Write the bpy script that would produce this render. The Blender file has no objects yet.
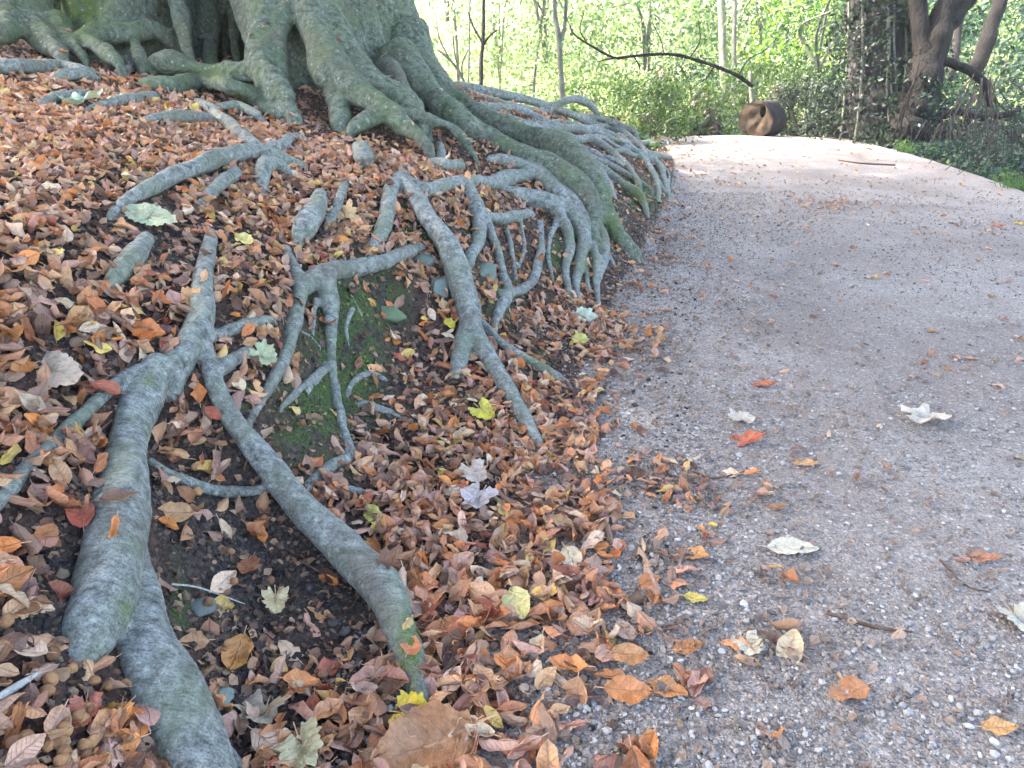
CROWN_N = 64000
import bpy, math, random
import numpy as np
from mathutils import Vector, noise as mnoise
from mathutils.bvhtree import BVHTree
random.seed(7); RNG = np.random.default_rng(11)
SC = bpy.context.scene
COL = SC.collection
# ------------------------------------------------------------------ camera
CAMH = 1.2; PITCH = math.radians(23.5); F = 745.0
FY, FZ = math.cos(PITCH), -math.sin(PITCH)
UY, UZ = math.sin(PITCH), math.cos(PITCH)
def ray(u, v):
    a = (u - 512.0) / F; b = (384.0 - v) / F
    return np.array([a, FY + b * UY, FZ + b * UZ])
def at(u, v, t):
    return np.array([0, 0, CAMH]) + t * ray(u, v)
def atz(u, v, z):
    d = ray(u, v); return np.array([0, 0, CAMH]) + d * ((z - CAMH) / d[2])
def proj(x, y, z):
    zz = z - CAMH
    t = y * FY + zz * FZ; t = np.maximum(t, 1e-3)
    return 512 + F * x / t, 384 - F * (y * UY + zz * UZ) / t, t
cam = bpy.data.cameras.new('camera'); co = bpy.data.objects.new('camera', cam); COL.objects.link(co)
co.location = (0, 0, CAMH); co.rotation_euler = (math.pi / 2 - PITCH, 0, 0)
cam.sensor_width = 36; cam.lens = 36 * F / 1024; cam.clip_end = 2000; cam.clip_start = 0.05
SC.camera = co
# ------------------------------------------------------------------ helpers
def smooth(a, b, x):
    t = np.clip((x - a) / (b - a), 0, 1); return t * t * (3 - 2 * t)
def tag(o, label=None, cat=None, group=None, kind=None):
    if label: o['label'] = label
    if cat: o['category'] = cat
    if group: o['group'] = group
    if kind: o['kind'] = kind
    return o
def empty(name, loc):
    o = bpy.data.objects.new(name, None); COL.objects.link(o); o.location = loc
    o.empty_display_size = .2; return o
def link(name, me, mat=None, parent=None):
    o = bpy.data.objects.new(name, me); COL.objects.link(o)
    if mat and not me.materials: me.materials.append(mat)
    if parent:
        o.parent = parent; o.location = -np.array(parent.location) if parent.parent is None else (0, 0, 0)
    return o
def mesh_np(name, V, faces, smooth_sh=True):
    """V (n,3); faces: (m,k) array of constant k"""
    me = bpy.data.meshes.new(name); V = np.asarray(V, np.float32); fa = np.asarray(faces, np.int32)
    m, k = fa.shape
    me.vertices.add(len(V)); me.vertices.foreach_set('co', V.ravel())
    me.loops.add(m * k); me.loops.foreach_set('vertex_index', fa.ravel())
    me.polygons.add(m); me.polygons.foreach_set('loop_start', np.arange(0, m * k, k, dtype=np.int32))
    me.polygons.foreach_set('use_smooth', np.full(m, smooth_sh, dtype=bool))
    me.update(calc_edges=True); return me
def set_attr(me, name, arr):
    arr = np.asarray(arr, np.float32)
    if arr.ndim == 1:
        a = me.attributes.new(name, 'FLOAT', 'POINT'); a.data.foreach_set('value', arr)
    else:
        if arr.shape[1] == 3: arr = np.concatenate([arr, np.ones((len(arr), 1), np.float32)], 1)
        a = me.color_attributes.new(name, 'FLOAT_COLOR', 'POINT'); a.data.foreach_set('color', arr.ravel())
def srgb(r, g, b):
    f = lambda c: ((c / 255 + .055) / 1.055) ** 2.4 if c > 10 else c / 255 / 12.92
    return np.array([f(r), f(g), f(b)])
_perm = RNG.random(4096)
def vnoise(P, freq, seed=0):
    """value noise in [-1,1] at points P (n,d)"""
    P = np.asarray(P, float) * freq + 37.1 + seed * 13.7
    I = np.floor(P).astype(np.int64); f = P - I; f = f * f * (3 - 2 * f)
    d = P.shape[1]; out = np.zeros(len(P)); pr = [73856093, 19349663, 83492791][:d]
    for c in range(2 ** d):
        w = np.ones(len(P)); h = np.zeros(len(P), np.int64)
        for k in range(d):
            bit = (c >> k) & 1
            w *= f[:, k] if bit else 1 - f[:, k]
            h ^= (I[:, k] + bit) * pr[k]
        h = (h ^ (h >> 13)) * 1274126177; h = (h ^ (h >> 11)) & 4095
        out += w * _perm[h]
    return out * 2 - 1
def fbm(P, freq, octv=4, seed=0, gain=.5):
    s = 0; a = 1; n = 0
    for k in range(octv):
        s = s + a * vnoise(P, freq * 2.03 ** k, seed + k); n += a; a *= gain
    return s / n
# ------------------------------------------------------------------ terrain
CP = []
def cz(u, v, z): CP.append(atz(u, v, z))
def ct(u, v, t): CP.append(at(u, v, t))
for u, v, z in [(668,205,0),(640,258,0),(608,305,0),(572,390,0),(545,450,.0),(470,470,.03),(400,530,.03),(440,700,0),(330,768,0.0),
    (250,768,.02),(360,268,.5),(372,325,.27),(360,440,.08),(340,380,.19),(210,262,.6),(150,372,.48),(95,640,.27),(40,500,.44),(0,768,.3),
    (0,600,.42),(300,600,.04),(255,530,.12),(200,610,.12),(330,480,.12),(225,560,.13),(240,450,.28),(100,300,.62),(50,350,.58),(0,430,.52),
    (100,200,.78),(0,250,.76),(260,420,.31),(225,385,.40),(330,410,.14),(190,480,.24),(60,700,.27),(170,740,.14),
    (420,405,.1),(430,470,.05),(120,480,.40),(500,400,.05),(295,300,.5),(270,330,.46),(300,700,.0),(395,345,.18),(420,470,.05),
    (480,360,.11),(530,320,.08),(500,600,0),(420,600,.02),(600,260,.1),(560,290,.06),(640,225,.08)]:
    cz(u, v, z)
for u, v, t in [(100,150,2.9),(0,150,2.8),(0,70,4.0),(100,80,4.1),(250,105,4.7),(200,80,5.1),(460,88,7.0),(540,112,7.5),(620,132,8.0),
    (652,152,7.7),(560,155,6.1),(520,200,4.7),(600,190,5.0),(560,240,4.35),(500,150,5.0),(430,130,4.8),(330,150,4.0),(300,200,3.2),
    (400,180,3.6),(470,180,4.0),(470,250,3.35),(437,300,3.2),(400,255,3.0),(640,170,6.6),(590,140,7.0),(440,105,6.0),(360,120,4.8),
    (200,120,3.9),(120,115,3.4),(40,110,3.4),(620,200,5.2),(540,130,6.6)]:
    ct(u, v, t)
for p in [(-2.6,.2,.62),(-1.5,.3,.45),(-3.5,1.5,1.0),(-4,4,1.35),(-5,7,1.6),(-3,8.5,1.3),(-1.5,9.5,.85),(-.3,9.6,.4),(1.0,9.5,.15),(-2,12,.2),
          (-5,12,.7),(-.2,.3,0),(-.7,.2,.1),(1.9,8.4,0.0),(2.2,10,-.02),(2.6,13,-.02),(0,12,-.1)]:
    CP.append(np.array(p, float))
FOOT = [atz(u, v, 0)[:2] for u, v in [(668,205),(640,258),(608,305),(572,390),(545,450),(500,500),(470,600),(455,700),(430,800)]]
FOOT = sorted([(p[1], p[0]) for p in FOOT] + [(0.0, -.05), (8.0, 1.68), (10, 2.1), (13.3, 2.5), (16, 2.7)])
FOOTY = np.array([p[0] for p in FOOT]); FOOTX = np.array([p[1] for p in FOOT])
def footx(y): return np.interp(y, FOOTY, FOOTX)
def rightx(y): return np.interp(y, [0, 7.0, 7.7, 9, 12, 13.5, 16], [4.6, 4.95, 5.15, 5.3, 5.6, 5.9, 7.5])
for y in np.arange(.3, 14, .7):
    for dx in (.35, .9, 2.0):
        CP.append(np.array([footx(y) + dx, y, 0.0]))
CP = np.array(CP)
def _phi(r): return r                                    # biharmonic-like, tame between points
def _solve():
    n = len(CP); X = CP[:, :2]
    D = np.sqrt(((X[:, None] - X[None]) ** 2).sum(-1) + .0016)
    A = np.zeros((n + 3, n + 3)); A[:n, :n] = -D + np.eye(n) * .05
    A[:n, n] = 1; A[:n, n + 1:] = X; A[n, :n] = 1; A[n + 1:, :n] = X.T
    return np.linalg.solve(A, np.concatenate([CP[:, 2], np.zeros(3)]))
_W = _solve()
def _rbf(xs, ys):
    n = len(CP); out = np.empty(len(xs))
    for s in range(0, len(xs), 50000):
        a = xs[s:s + 50000]; b = ys[s:s + 50000]
        D = np.sqrt((a[:, None] - CP[None, :, 0]) ** 2 + (b[:, None] - CP[None, :, 1]) ** 2 + .0016)
        out[s:s + 50000] = -D @ _W[:n] + _W[n] + _W[n + 1] * a + _W[n + 2] * b
    return out
GX0, GY0, GS = -8.0, -1.0, .025
_gx = np.arange(GX0, 4.0, GS); _gy = np.arange(GY0, 15.0, GS); _X, _Y = np.meshgrid(_gx, _gy)
_G = np.clip(_rbf(_X.ravel(), _Y.ravel()), -.06, 1.7).reshape(_X.shape)
for _k in range(3):
    _G[1:-1] = (_G[:-2] + 2 * _G[1:-1] + _G[2:]) / 4; _G[:, 1:-1] = (_G[:, :-2] + 2 * _G[:, 1:-1] + _G[:, 2:]) / 4
def H0(x, y):
    x = np.asarray(x, float); y = np.asarray(y, float); sh = x.shape; x = x.ravel(); y = y.ravel()
    fx = np.clip((x - GX0) / GS, 0, len(_gx) - 1.001); fy = np.clip((y - GY0) / GS, 0, len(_gy) - 1.001)
    ix = fx.astype(int); iy = fy.astype(int); fx = fx - ix; fy = fy - iy
    out = (_G[iy, ix] * (1 - fx) + _G[iy, ix + 1] * fx) * (1 - fy) + (_G[iy + 1, ix] * (1 - fx) + _G[iy + 1, ix + 1] * fx) * fy
    dx = x - footx(y)
    pathz = .02 * np.sin(x * 1.3 + y * .7) * smooth(.3, 1.5, dx)
    rb = x - rightx(y)
    pathz = pathz - .42 * np.clip(rb, 0, 3.2)
    k = smooth(-.06, .14, dx)
    z = out * (1 - k) + pathz * k
    # beyond the crest the ground falls away, then climbs a wooded hill
    back = -.45 * smooth(13.2, 17, y) - .6 * smooth(17, 22, y)
    fark = smooth(10.0, 13.5, y + .0 * x)
    z = z * (1 - fark) + (np.where(dx > 0, pathz, -.25 * smooth(0, -1.5, dx))) * fark + back
    lft = smooth(-7, -4, x); z = z * lft + (1 - lft) * (1.5 - .1 * np.clip(y - 8, 0, 8))
    hill = np.clip(np.hypot(x - 2, y) - 24, 0, 60) * .16
    z = z + hill * smooth(12, 26, np.hypot(x, y))
    return z.reshape(sh)
def raycast(u, v, r=0, L=0, tmin=.5, tmax=16):
    d = ray(u, v); t = np.arange(tmin, tmax, .01)
    x = d[0] * t; y = d[1] * t; z = CAMH + d[2] * t
    g = z - H0(x, y) - L * r * t / F
    i = np.argmax(g < 0)
    if g[i] >= 0: i = np.argmin(g)
    if i > 0 and g[i] < 0:
        tt = t[i - 1] + .01 * g[i - 1] / (g[i - 1] - g[i])
    else: tt = t[i]
    return np.array([d[0] * tt, d[1] * tt, CAMH + d[2] * tt]), tt
# soil relief
MOSS = [(345,320,40,45,1),(330,400,45,40,1),(300,435,30,20,.6),(405,235,25,20,1),(120,560,10,60,.0),(320,470,30,20,.5),(372,300,30,40,.9),(500,300,20,30,.5),
        (640,195,22,18,1),(560,255,15,20,.8),(610,225,12,20,.8),(600,160,10,10,.5),(470,235,12,22,.8),(540,360,15,20,.6),(250,400,15,15,.6),(180,610,8,40,.7),(350,355,35,40,.9)]
DARK = [(110,185,75,14),(140,235,70,22),(160,268,40,14),(240,560,50,90),(330,580,70,60),(250,690,50,50),(60,600,60,60),(200,520,40,60)]
def blobs(lst, u, v, soft=1.0):
    m = np.zeros(len(u))
    for b in lst:
        d = ((u - b[0]) / b[2]) ** 2 + ((v - b[1]) / b[3]) ** 2
        m = np.maximum(m, np.exp(-d * .9 / soft) * (b[4] if len(b) > 4 else 1))
    return m
def Hf(x, y):
    z = H0(x, y); P = np.stack([np.ravel(x), np.ravel(y)], 1)
    dx = np.ravel(x) - footx(np.ravel(y)); bank = 1 - smooth(-.1, .1, dx)
    mic = fbm(P, 6, 4) * .022 + fbm(P, 40, 3, 5) * .006
    pth = fbm(P, 2.2, 2, 9) * .004 + fbm(P, 30, 3, 3) * .003
    return (z.ravel() + mic * bank + pth * (1 - bank)).reshape(np.shape(z))
def grid_mesh(xs, ys):
    X, Y = np.meshgrid(xs, ys); Z = Hf(X, Y)
    V = np.stack([X.ravel(), Y.ravel(), Z.ravel()], 1)
    ny, nx = X.shape; idx = np.arange(ny * nx).reshape(ny, nx)
    Fq = np.stack([idx[:-1, :-1], idx[:-1, 1:], idx[1:, 1:], idx[1:, :-1]], -1).reshape(-1, 4)
    return V, Fq
ys = [-.6]
while ys[-1] < 18: ys.append(ys[-1] + max(.012, .0075 * max(ys[-1], 0)))
xs = np.concatenate([np.arange(-8, -3, .08), np.arange(-3, 3, .0165), np.arange(3, 9.01, .06)])
GV, GF = grid_mesh(xs, np.array(ys))
def sub(V, Fq, mask):
    f = Fq[mask]; used = np.unique(f); re = np.full(len(V), -1); re[used] = np.arange(len(used))
    return V[used], re[f], used
cx = GV[GF].mean(1); dfo = cx[:, 0] - footx(cx[:, 1]); wob = .05 * np.sin(cx[:, 1] * 7) + .03 * np.sin(cx[:, 1] * 23)
is_path = (dfo + wob > .02) & (cx[:, 0] < rightx(cx[:, 1]) + wob) & (cx[:, 1] < 14.5)
is_bank = (dfo + wob <= .02) & (cx[:, 1] < 11)
# ------------------------------------------------------------------ materials
def newmat(name):
    m = bpy.data.materials.new(name); m.use_nodes = True; nt = m.node_tree; nt.nodes.clear()
    out = nt.nodes.new('ShaderNodeOutputMaterial'); b = nt.nodes.new('ShaderNodeBsdfPrincipled')
    nt.links.new(b.outputs[0], out.inputs[0]); return m, nt, b, out
class NB:
    def __init__(s, nt): s.nt = nt
    def n(s, t, **k):
        x = s.nt.nodes.new(t)
        for a, v in k.items(): setattr(x, a, v)
        return x
    def l(s, a, b): s.nt.links.new(a, b)
    def co(s):
        return s.n('ShaderNodeTexCoord').outputs['Object']
    def noise(s, vec, scale, detail=4, rough=.55, dist=0):
        x = s.n('ShaderNodeTexNoise'); x.inputs['Scale'].default_value = scale; x.inputs['Detail'].default_value = detail
        x.inputs['Roughness'].default_value = rough; x.inputs['Distortion'].default_value = dist; s.l(vec, x.inputs['Vector']); return x.outputs['Fac']
    def vor(s, vec, scale, feat='F1', out='Distance'):
        x = s.n('ShaderNodeTexVoronoi', feature=feat); x.inputs['Scale'].default_value = scale; s.l(vec, x.inputs['Vector']); return x.outputs[out]
    def ramp(s, fac, stops, interp='LINEAR'):
        x = s.n('ShaderNodeValToRGB'); cr = x.color_ramp; cr.interpolation = interp
        while len(cr.elements) < len(stops): cr.elements.new(.5)
        for e, (p, c) in zip(cr.elements, stops):
            e.position = p; e.color = (*c, 1) if not isinstance(c, (int, float)) else (c, c, c, 1)
        s.l(fac, x.inputs[0]); return x.outputs[0]
    def mix(s, f, a, b, mode='MIX'):
        x = s.n('ShaderNodeMix', data_type='RGBA', blend_type=mode)
        for i, v in ((0, f), (6, a), (7, b)):
            if isinstance(v, (int, float)): x.inputs[i].default_value = v
            elif isinstance(v, (tuple, list, np.ndarray)): x.inputs[i].default_value = (*v, 1)
            else: s.l(v, x.inputs[i])
        return x.outputs[2]
    def math(s, op, a, b=0.0):
        x = s.n('ShaderNodeMath', operation=op)
        for i, v in ((0, a), (1, b)):
            if isinstance(v, (int, float)): x.inputs[i].default_value = v
            else: s.l(v, x.inputs[i])
        return x.outputs[0]
    def attr(s, name, out='Fac'):
        return s.n('ShaderNodeAttribute', attribute_name=name).outputs[out]
    def bump(s, h, bsdf, strength=.5, dist=.01, prev=None):
        x = s.n('ShaderNodeBump'); x.inputs['Strength'].default_value = strength; x.inputs['Distance'].default_value = dist
        s.l(h, x.inputs['Height'])
        if prev: s.l(prev, x.inputs['Normal'])
        s.l(x.outputs[0], bsdf.inputs['Normal']); return x.outputs[0]
def path_col(q, c, b):
    mp = q.n('ShaderNodeMapping'); mp.inputs['Scale'].default_value = (1, 1, .3); q.l(c, mp.inputs[0]); c = mp.outputs[0]
    v1 = q.vor(c, 95, 'F1', 'Color'); v2 = q.vor(c, 210, 'F1', 'Color'); d1 = q.vor(c, 95, 'F1', 'Distance'); d2 = q.vor(c, 210)
    big = q.noise(c, 1.6, 5, .6); mid = q.noise(c, 14, 5, .7)
    s1 = q.ramp(v1, [(0, srgb(82, 78, 75)), (.4, srgb(142, 137, 131)), (.75, srgb(176, 170, 163)), (1, srgb(216, 210, 202))])
    s2 = q.ramp(v2, [(0, srgb(80, 75, 71)), (.5, srgb(146, 138, 131)), (1, srgb(206, 199, 190))])
    f = q.mix(q.ramp(mid, [(.42, 0.0), (.6, 1.0)]), s2, s1)
    fine = q.ramp(q.noise(c, 420, 3, .7), [(.32, srgb(70, 65, 62)), (.68, srgb(178, 170, 162))])
    f = q.mix(.45, f, fine)
    f = q.mix(q.ramp(big, [(.38, 0.0), (.62, .35)]), f, srgb(196, 182, 174), 'MULTIPLY')
    f = q.mix(q.ramp(q.noise(c, 5, 4, .7), [(.5, 0.0), (.75, .35)]), f, srgb(142, 118, 104))
    d3 = q.vor(c, 48); r3 = q.n('ShaderNodeSeparateColor'); q.l(q.vor(c, 48, 'F1', 'Color'), r3.inputs[0])
    pk = q.math('MULTIPLY', q.ramp(d3, [(.22, 1.0), (.30, 0.0)]), q.ramp(r3.outputs[0], [(.62, 0.0), (.66, 1.0)]))
    f = q.mix(q.math('MULTIPLY', pk, .8), f, q.ramp(r3.outputs[1], [(0, srgb(96, 90, 84)), (.5, srgb(168, 162, 154)), (1, srgb(206, 200, 190))]))
    f = q.mix(q.ramp(q.noise(c, .9, 4, .6, .6), [(.45, 0.0), (.62, .28)]), f, srgb(150, 140, 130), 'MULTIPLY')
    f = q.mix(1.0, f, (1.0, .98, .94), 'MULTIPLY')
    h = q.math('ADD', q.math('MULTIPLY', q.math('SUBTRACT', 1.0, d1), .6), q.math('MULTIPLY', q.math('SUBTRACT', 1.0, d2), .35))
    return f, q.math('ADD', h, q.math('MULTIPLY', mid, 1.2))
# soil / litter ground
def mat_soil():
    m, nt, b, o = newmat('soil'); q = NB(nt); c = q.co()
    n1 = q.noise(c, 9, 6, .65); n2 = q.noise(c, 70, 5, .7); v = q.vor(c, 130, 'F1', 'Color')
    base = q.ramp(n2, [(.3, srgb(26, 23, 23)), (.52, srgb(58, 52, 49)), (.75, srgb(108, 100, 94))])
    base = q.mix(.35, base, q.ramp(v, [(0, srgb(30, 26, 25)), (.5, srgb(72, 62, 56)), (1, srgb(128, 118, 108))]))
    lit = q.ramp(q.noise(c, 60, 4), [(.35, srgb(52, 34, 28)), (.65, srgb(112, 78, 60))])
    base = q.mix(q.math('MULTIPLY', q.attr('litter'), .5), base, lit)
    mossc = q.ramp(q.noise(c, 160, 4, .7), [(.3, srgb(36, 44, 26)), (.5, srgb(66, 84, 44)), (.72, srgb(112, 120, 78))])
    ms = q.math('MULTIPLY', q.attr('moss'), q.ramp(n1, [(.38, 0.0), (.52, 1.0)]))
    base = q.mix(ms, base, mossc)
    pc, ph = path_col(q, c, b); k = q.ramp(q.math('ADD', q.attr('pathk'), q.math('MULTIPLY', q.math('SUBTRACT', q.noise(c, 16, 5, .7), .5), 1.1)), [(.4, 0.0), (.6, 1.0)])
    q.l(q.mix(k, base, pc), b.inputs['Base Color']); b.inputs['Roughness'].default_value = .93; b.inputs['Specular IOR Level'].default_value = .2
    hh = q.mix(k, q.math('MULTIPLY', n2, 1.6), ph)
    q.bump(hh, b, 1.0, .012)
    return m
def mat_bark(name, c1, c2, c3, green, sc=1.0, gs=.5):
    m, nt, b, o = newmat(name); q = NB(nt); c = q.co()
    n1 = q.noise(c, 5 * sc, 6, .6); n2 = q.noise(c, 38 * sc, 6, .65, .3); n3 = q.noise(c, 230 * sc, 4, .75)
    base = q.ramp(n2, [(.30, c1), (.48, c2), (.72, c3)])
    spk = q.ramp(n3, [(.33, srgb(84, 84, 78)), (.47, srgb(205, 204, 198)), (.6, (1.0, 1.0, 1.0))])
    base = q.mix(.7, base, spk, 'MULTIPLY')
    base = q.mix(q.ramp(n1, [(.46, 0.0), (.64, gs)]), base, green)
    fl = q.noise(c, 2.2 * sc, 4, .6, .8); base = q.mix(q.ramp(fl, [(.5, 0.0), (.66, .5)]), base, srgb(104, 96, 84))
    mw = q.n('ShaderNodeMapping'); mw.inputs['Scale'].default_value = (1, 7, 2.2); q.l(c, mw.inputs[0])
    wr_ = q.noise(mw.outputs[0], 26 * sc, 4, .6, .4); base = q.mix(q.ramp(wr_, [(.36, .4), (.5, 0.0)]), base, srgb(120, 116, 104), 'MULTIPLY')
    # algae where attribute moss says so
    mossc = q.ramp(n3, [(.3, srgb(46, 66, 26)), (.7, srgb(116, 132, 58))])
    ms = q.math('MULTIPLY', q.attr('moss'), q.ramp(n2, [(.35, 0.0), (.55, 1.0)]))
    base = q.mix(ms, base, mossc)
    li = q.vor(c, 26 * sc, 'F1', 'Distance')
    lk = q.ramp(li, [(0, .6), (.2, .0)])
    base = q.mix(lk, base, srgb(186, 192, 180))
    q.l(base, b.inputs['Base Color']); b.inputs['Roughness'].default_value = .88; b.inputs['Specular IOR Level'].default_value = .22
    p = q.bump(q.math('ADD', n2, q.math('MULTIPLY', wr_, .7)), b, .8, .013 / sc); q.bump(n3, b, .8, .004 / sc, p)
    return m
def mat_leaf():
    m, nt, b, o = newmat('dead_leaf'); q = NB(nt); c = q.co()
    col = q.attr('col', 'Color'); uv = q.n('ShaderNodeAttribute', attribute_name='luv')
    sep = q.n('ShaderNodeSeparateXYZ'); q.l(uv.outputs['Vector'], sep.inputs[0]); x, y = sep.outputs[0], sep.outputs[1]
    ax = q.math('ABSOLUTE', x)
    rib = q.ramp(ax, [(0.0, 1.0), (.07, 0.0)])
    side = q.math('SUBTRACT', y, q.math('MULTIPLY', ax, .22)); sw = q.math('SINE', q.math('MULTIPLY', side, 52.0))
    vein = q.ramp(sw, [(.82, 0.0), (1.0, 1.0)])
    vv = q.math('MAXIMUM', rib, q.math('MULTIPLY', vein, .6))
    spot = q.noise(c, 55, 5, .7); spot2 = q.noise(c, 14, 3, .6)
    base = q.mix(q.ramp(spot, [(.42, 0.0), (.66, .75)]), col, q.mix(.5, col, srgb(70, 40, 28), 'MULTIPLY'))
    base = q.mix(q.ramp(spot2, [(.3, .30), (.6, 0.0)]), base, srgb(205, 170, 140))
    base = q.mix(q.math('MULTIPLY', vv, .4), base, q.mix(.5, base, srgb(225, 190, 150)))
    geo = q.n('ShaderNodeNewGeometry'); base = q.mix(q.math('MULTIPLY', geo.outputs['Backfacing'], .35), base, srgb(196, 160, 136))
    q.l(base, b.inputs['Base Color']); b.inputs['Roughness'].default_value = .58; b.inputs['Specular IOR Level'].default_value = .35
    q.bump(q.math('ADD', vv, q.math('MULTIPLY', q.noise(c, 90, 4, .6), 1.6)), b, .8, .004)
    tr = q.n('ShaderNodeBsdfTranslucent'); q.l(base, tr.inputs[0]); mx = q.n('ShaderNodeMixShader'); mx.inputs[0].default_value = .18
    q.l(b.outputs[0], mx.inputs[1]); q.l(tr.outputs[0], mx.inputs[2]); q.l(mx.outputs[0], o.inputs[0])
    return m
def mat_foliage(name='foliage', trans=.45):
    m, nt, b, o = newmat(name); q = NB(nt); col = q.attr('col', 'Color')
    q.l(col, b.inputs['Base Color']); b.inputs['Roughness'].default_value = .5; b.inputs['Specular IOR Level'].default_value = .4
    tr = q.n('ShaderNodeBsdfTranslucent'); q.l(q.mix(1.0, col, (.95, 1.0, .8), 'MULTIPLY'), tr.inputs[0])
    mx = q.n('ShaderNodeMixShader'); mx.inputs[0].default_value = trans
    q.l(b.outputs[0], mx.inputs[1]); q.l(tr.outputs[0], mx.inputs[2]); q.l(mx.outputs[0], o.inputs[0]); return m
def mat_vcol(name, rough=.85, noisy=.5, bump=.003, sc=120):
    m, nt, b, o = newmat(name); q = NB(nt); c = q.co(); col = q.attr('col', 'Color'); n = q.noise(c, sc, 4, .7)
    base = q.mix(noisy, col, q.ramp(n, [(.3, (.35, .33, .32)), (.7, (1.0, 1.0, 1.0))]), 'MULTIPLY')
    q.l(base, b.inputs['Base Color']); b.inputs['Roughness'].default_value = rough; b.inputs['Specular IOR Level'].default_value = .25
    q.bump(n, b, .6, bump); return m
def mat_plain(name, c1, c2, sc=30, rough=.9, bump=.02, stretch=None):
    m, nt, b, o = newmat(name); q = NB(nt); c = q.co()
    if stretch:
        mp = q.n('ShaderNodeMapping'); mp.inputs['Scale'].default_value = stretch; q.l(c, mp.inputs[0]); c = mp.outputs[0]
    n = q.noise(c, sc, 6, .65); q.l(q.ramp(n, [(.3, c1), (.7, c2)]), b.inputs['Base Color'])
    b.inputs['Roughness'].default_value = rough; b.inputs['Specular IOR Level'].default_value = .2; q.bump(n, b, .8, bump); return m
M_SOIL = mat_soil(); M_PATH = M_SOIL
M_BARK = mat_bark('beech_bark', srgb(88, 91, 88), srgb(146, 150, 145), srgb(190, 194, 188), srgb(116, 126, 98))
M_TRUNK = mat_bark('beech_trunk_bark', srgb(66, 72, 62), srgb(116, 124, 108), srgb(156, 162, 146), srgb(98, 114, 78), .7, .6)
M_LEAF = mat_leaf(); M_FOL = mat_foliage(); M_STONE = mat_vcol('stone'); M_DEBRIS = mat_vcol('debris', .9, .6)
M_MOSS = mat_vcol('moss', .9, .3)
# ------------------------------------------------------------------ ground objects
def ground(name, mask, mat, label, cat):
    V, f, used = sub(GV, GF, mask); me = mesh_np(name, V, f); me.materials.append(mat)
    u, v, t = proj(V[:, 0], V[:, 1], V[:, 2])
    mo = np.clip(blobs(MOSS, u, v) * 1.5, 0, 1) * (t < 9); set_attr(me, 'moss', mo)
    set_attr(me, 'litter', np.clip(1 - blobs(DARK, u, v, 1.3) * 1.2, 0, 1) * (1 - mo))
    dd = V[:, 0] - footx(V[:, 1]); set_attr(me, 'pathk', smooth(-.08, .10, dd) * (1 - smooth(-.15, .25, V[:, 0] - rightx(V[:, 1]))) * (1 - smooth(14, 15, V[:, 1])))
    o = link(name, me); tag(o, label, cat, kind='structure'); return o
ground('path', is_path, M_PATH, 'grey gravel woodland path curving out of sight', 'path')
ground('bank', is_bank, M_SOIL, 'dark soil bank under the beech roots', 'bank')
ground('woodland_floor', ~(is_path | is_bank), M_SOIL, 'shaded woodland floor beside and beyond the path', 'ground')
# far ground: rings reaching the horizon around the detailed sheet
def far_ground():
    rings = []; e = .0
    X0, X1, Y0, Y1 = -7.9, 8.9, -.5, 17.9
    def rect(s, z_off):
        n = 40; t = np.linspace(0, 1, n, endpoint=False)
        cx_, cy_ = (X0 + X1) / 2, (Y0 + Y1) / 2; hx, hy = (X1 - X0) / 2 * s, (Y1 - Y0) / 2 * s
        P = np.concatenate([np.stack([cx_ - hx + 2 * hx * t, np.full(n, cy_ - hy)], 1), np.stack([np.full(n, cx_ + hx), cy_ - hy + 2 * hy * t], 1),
                            np.stack([cx_ + hx - 2 * hx * t, np.full(n, cy_ + hy)], 1), np.stack([np.full(n, cx_ - hx), cy_ + hy - 2 * hy * t], 1)])
        return np.column_stack([P, H0(P[:, 0], P[:, 1]) + z_off])
    S = [1.0, 1.1, 1.25, 1.5, 1.8, 2.2, 2.7, 3.3, 4, 5, 7, 10, 20, 60, 150]
    V = np.concatenate([rect(s, -.03 if i == 0 else 0) for i, s in enumerate(S)]); n = 160; fs = []
    for i in range(len(S) - 1):
        for k in range(n): fs.append((i * n + k, (i + 1) * n + k, (i + 1) * n + (k + 1) % n, i * n + (k + 1) % n))
    me = mesh_np('ground', V, np.array(fs)); me.materials.append(M_FAR)
    tag(link('ground', me), 'wooded ground rising into a hillside beyond the path', 'ground', kind='structure')
M_FAR = mat_plain('hill_floor', srgb(70, 80, 40), srgb(150, 150, 90), 3, .95, .1)
far_ground()
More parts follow.
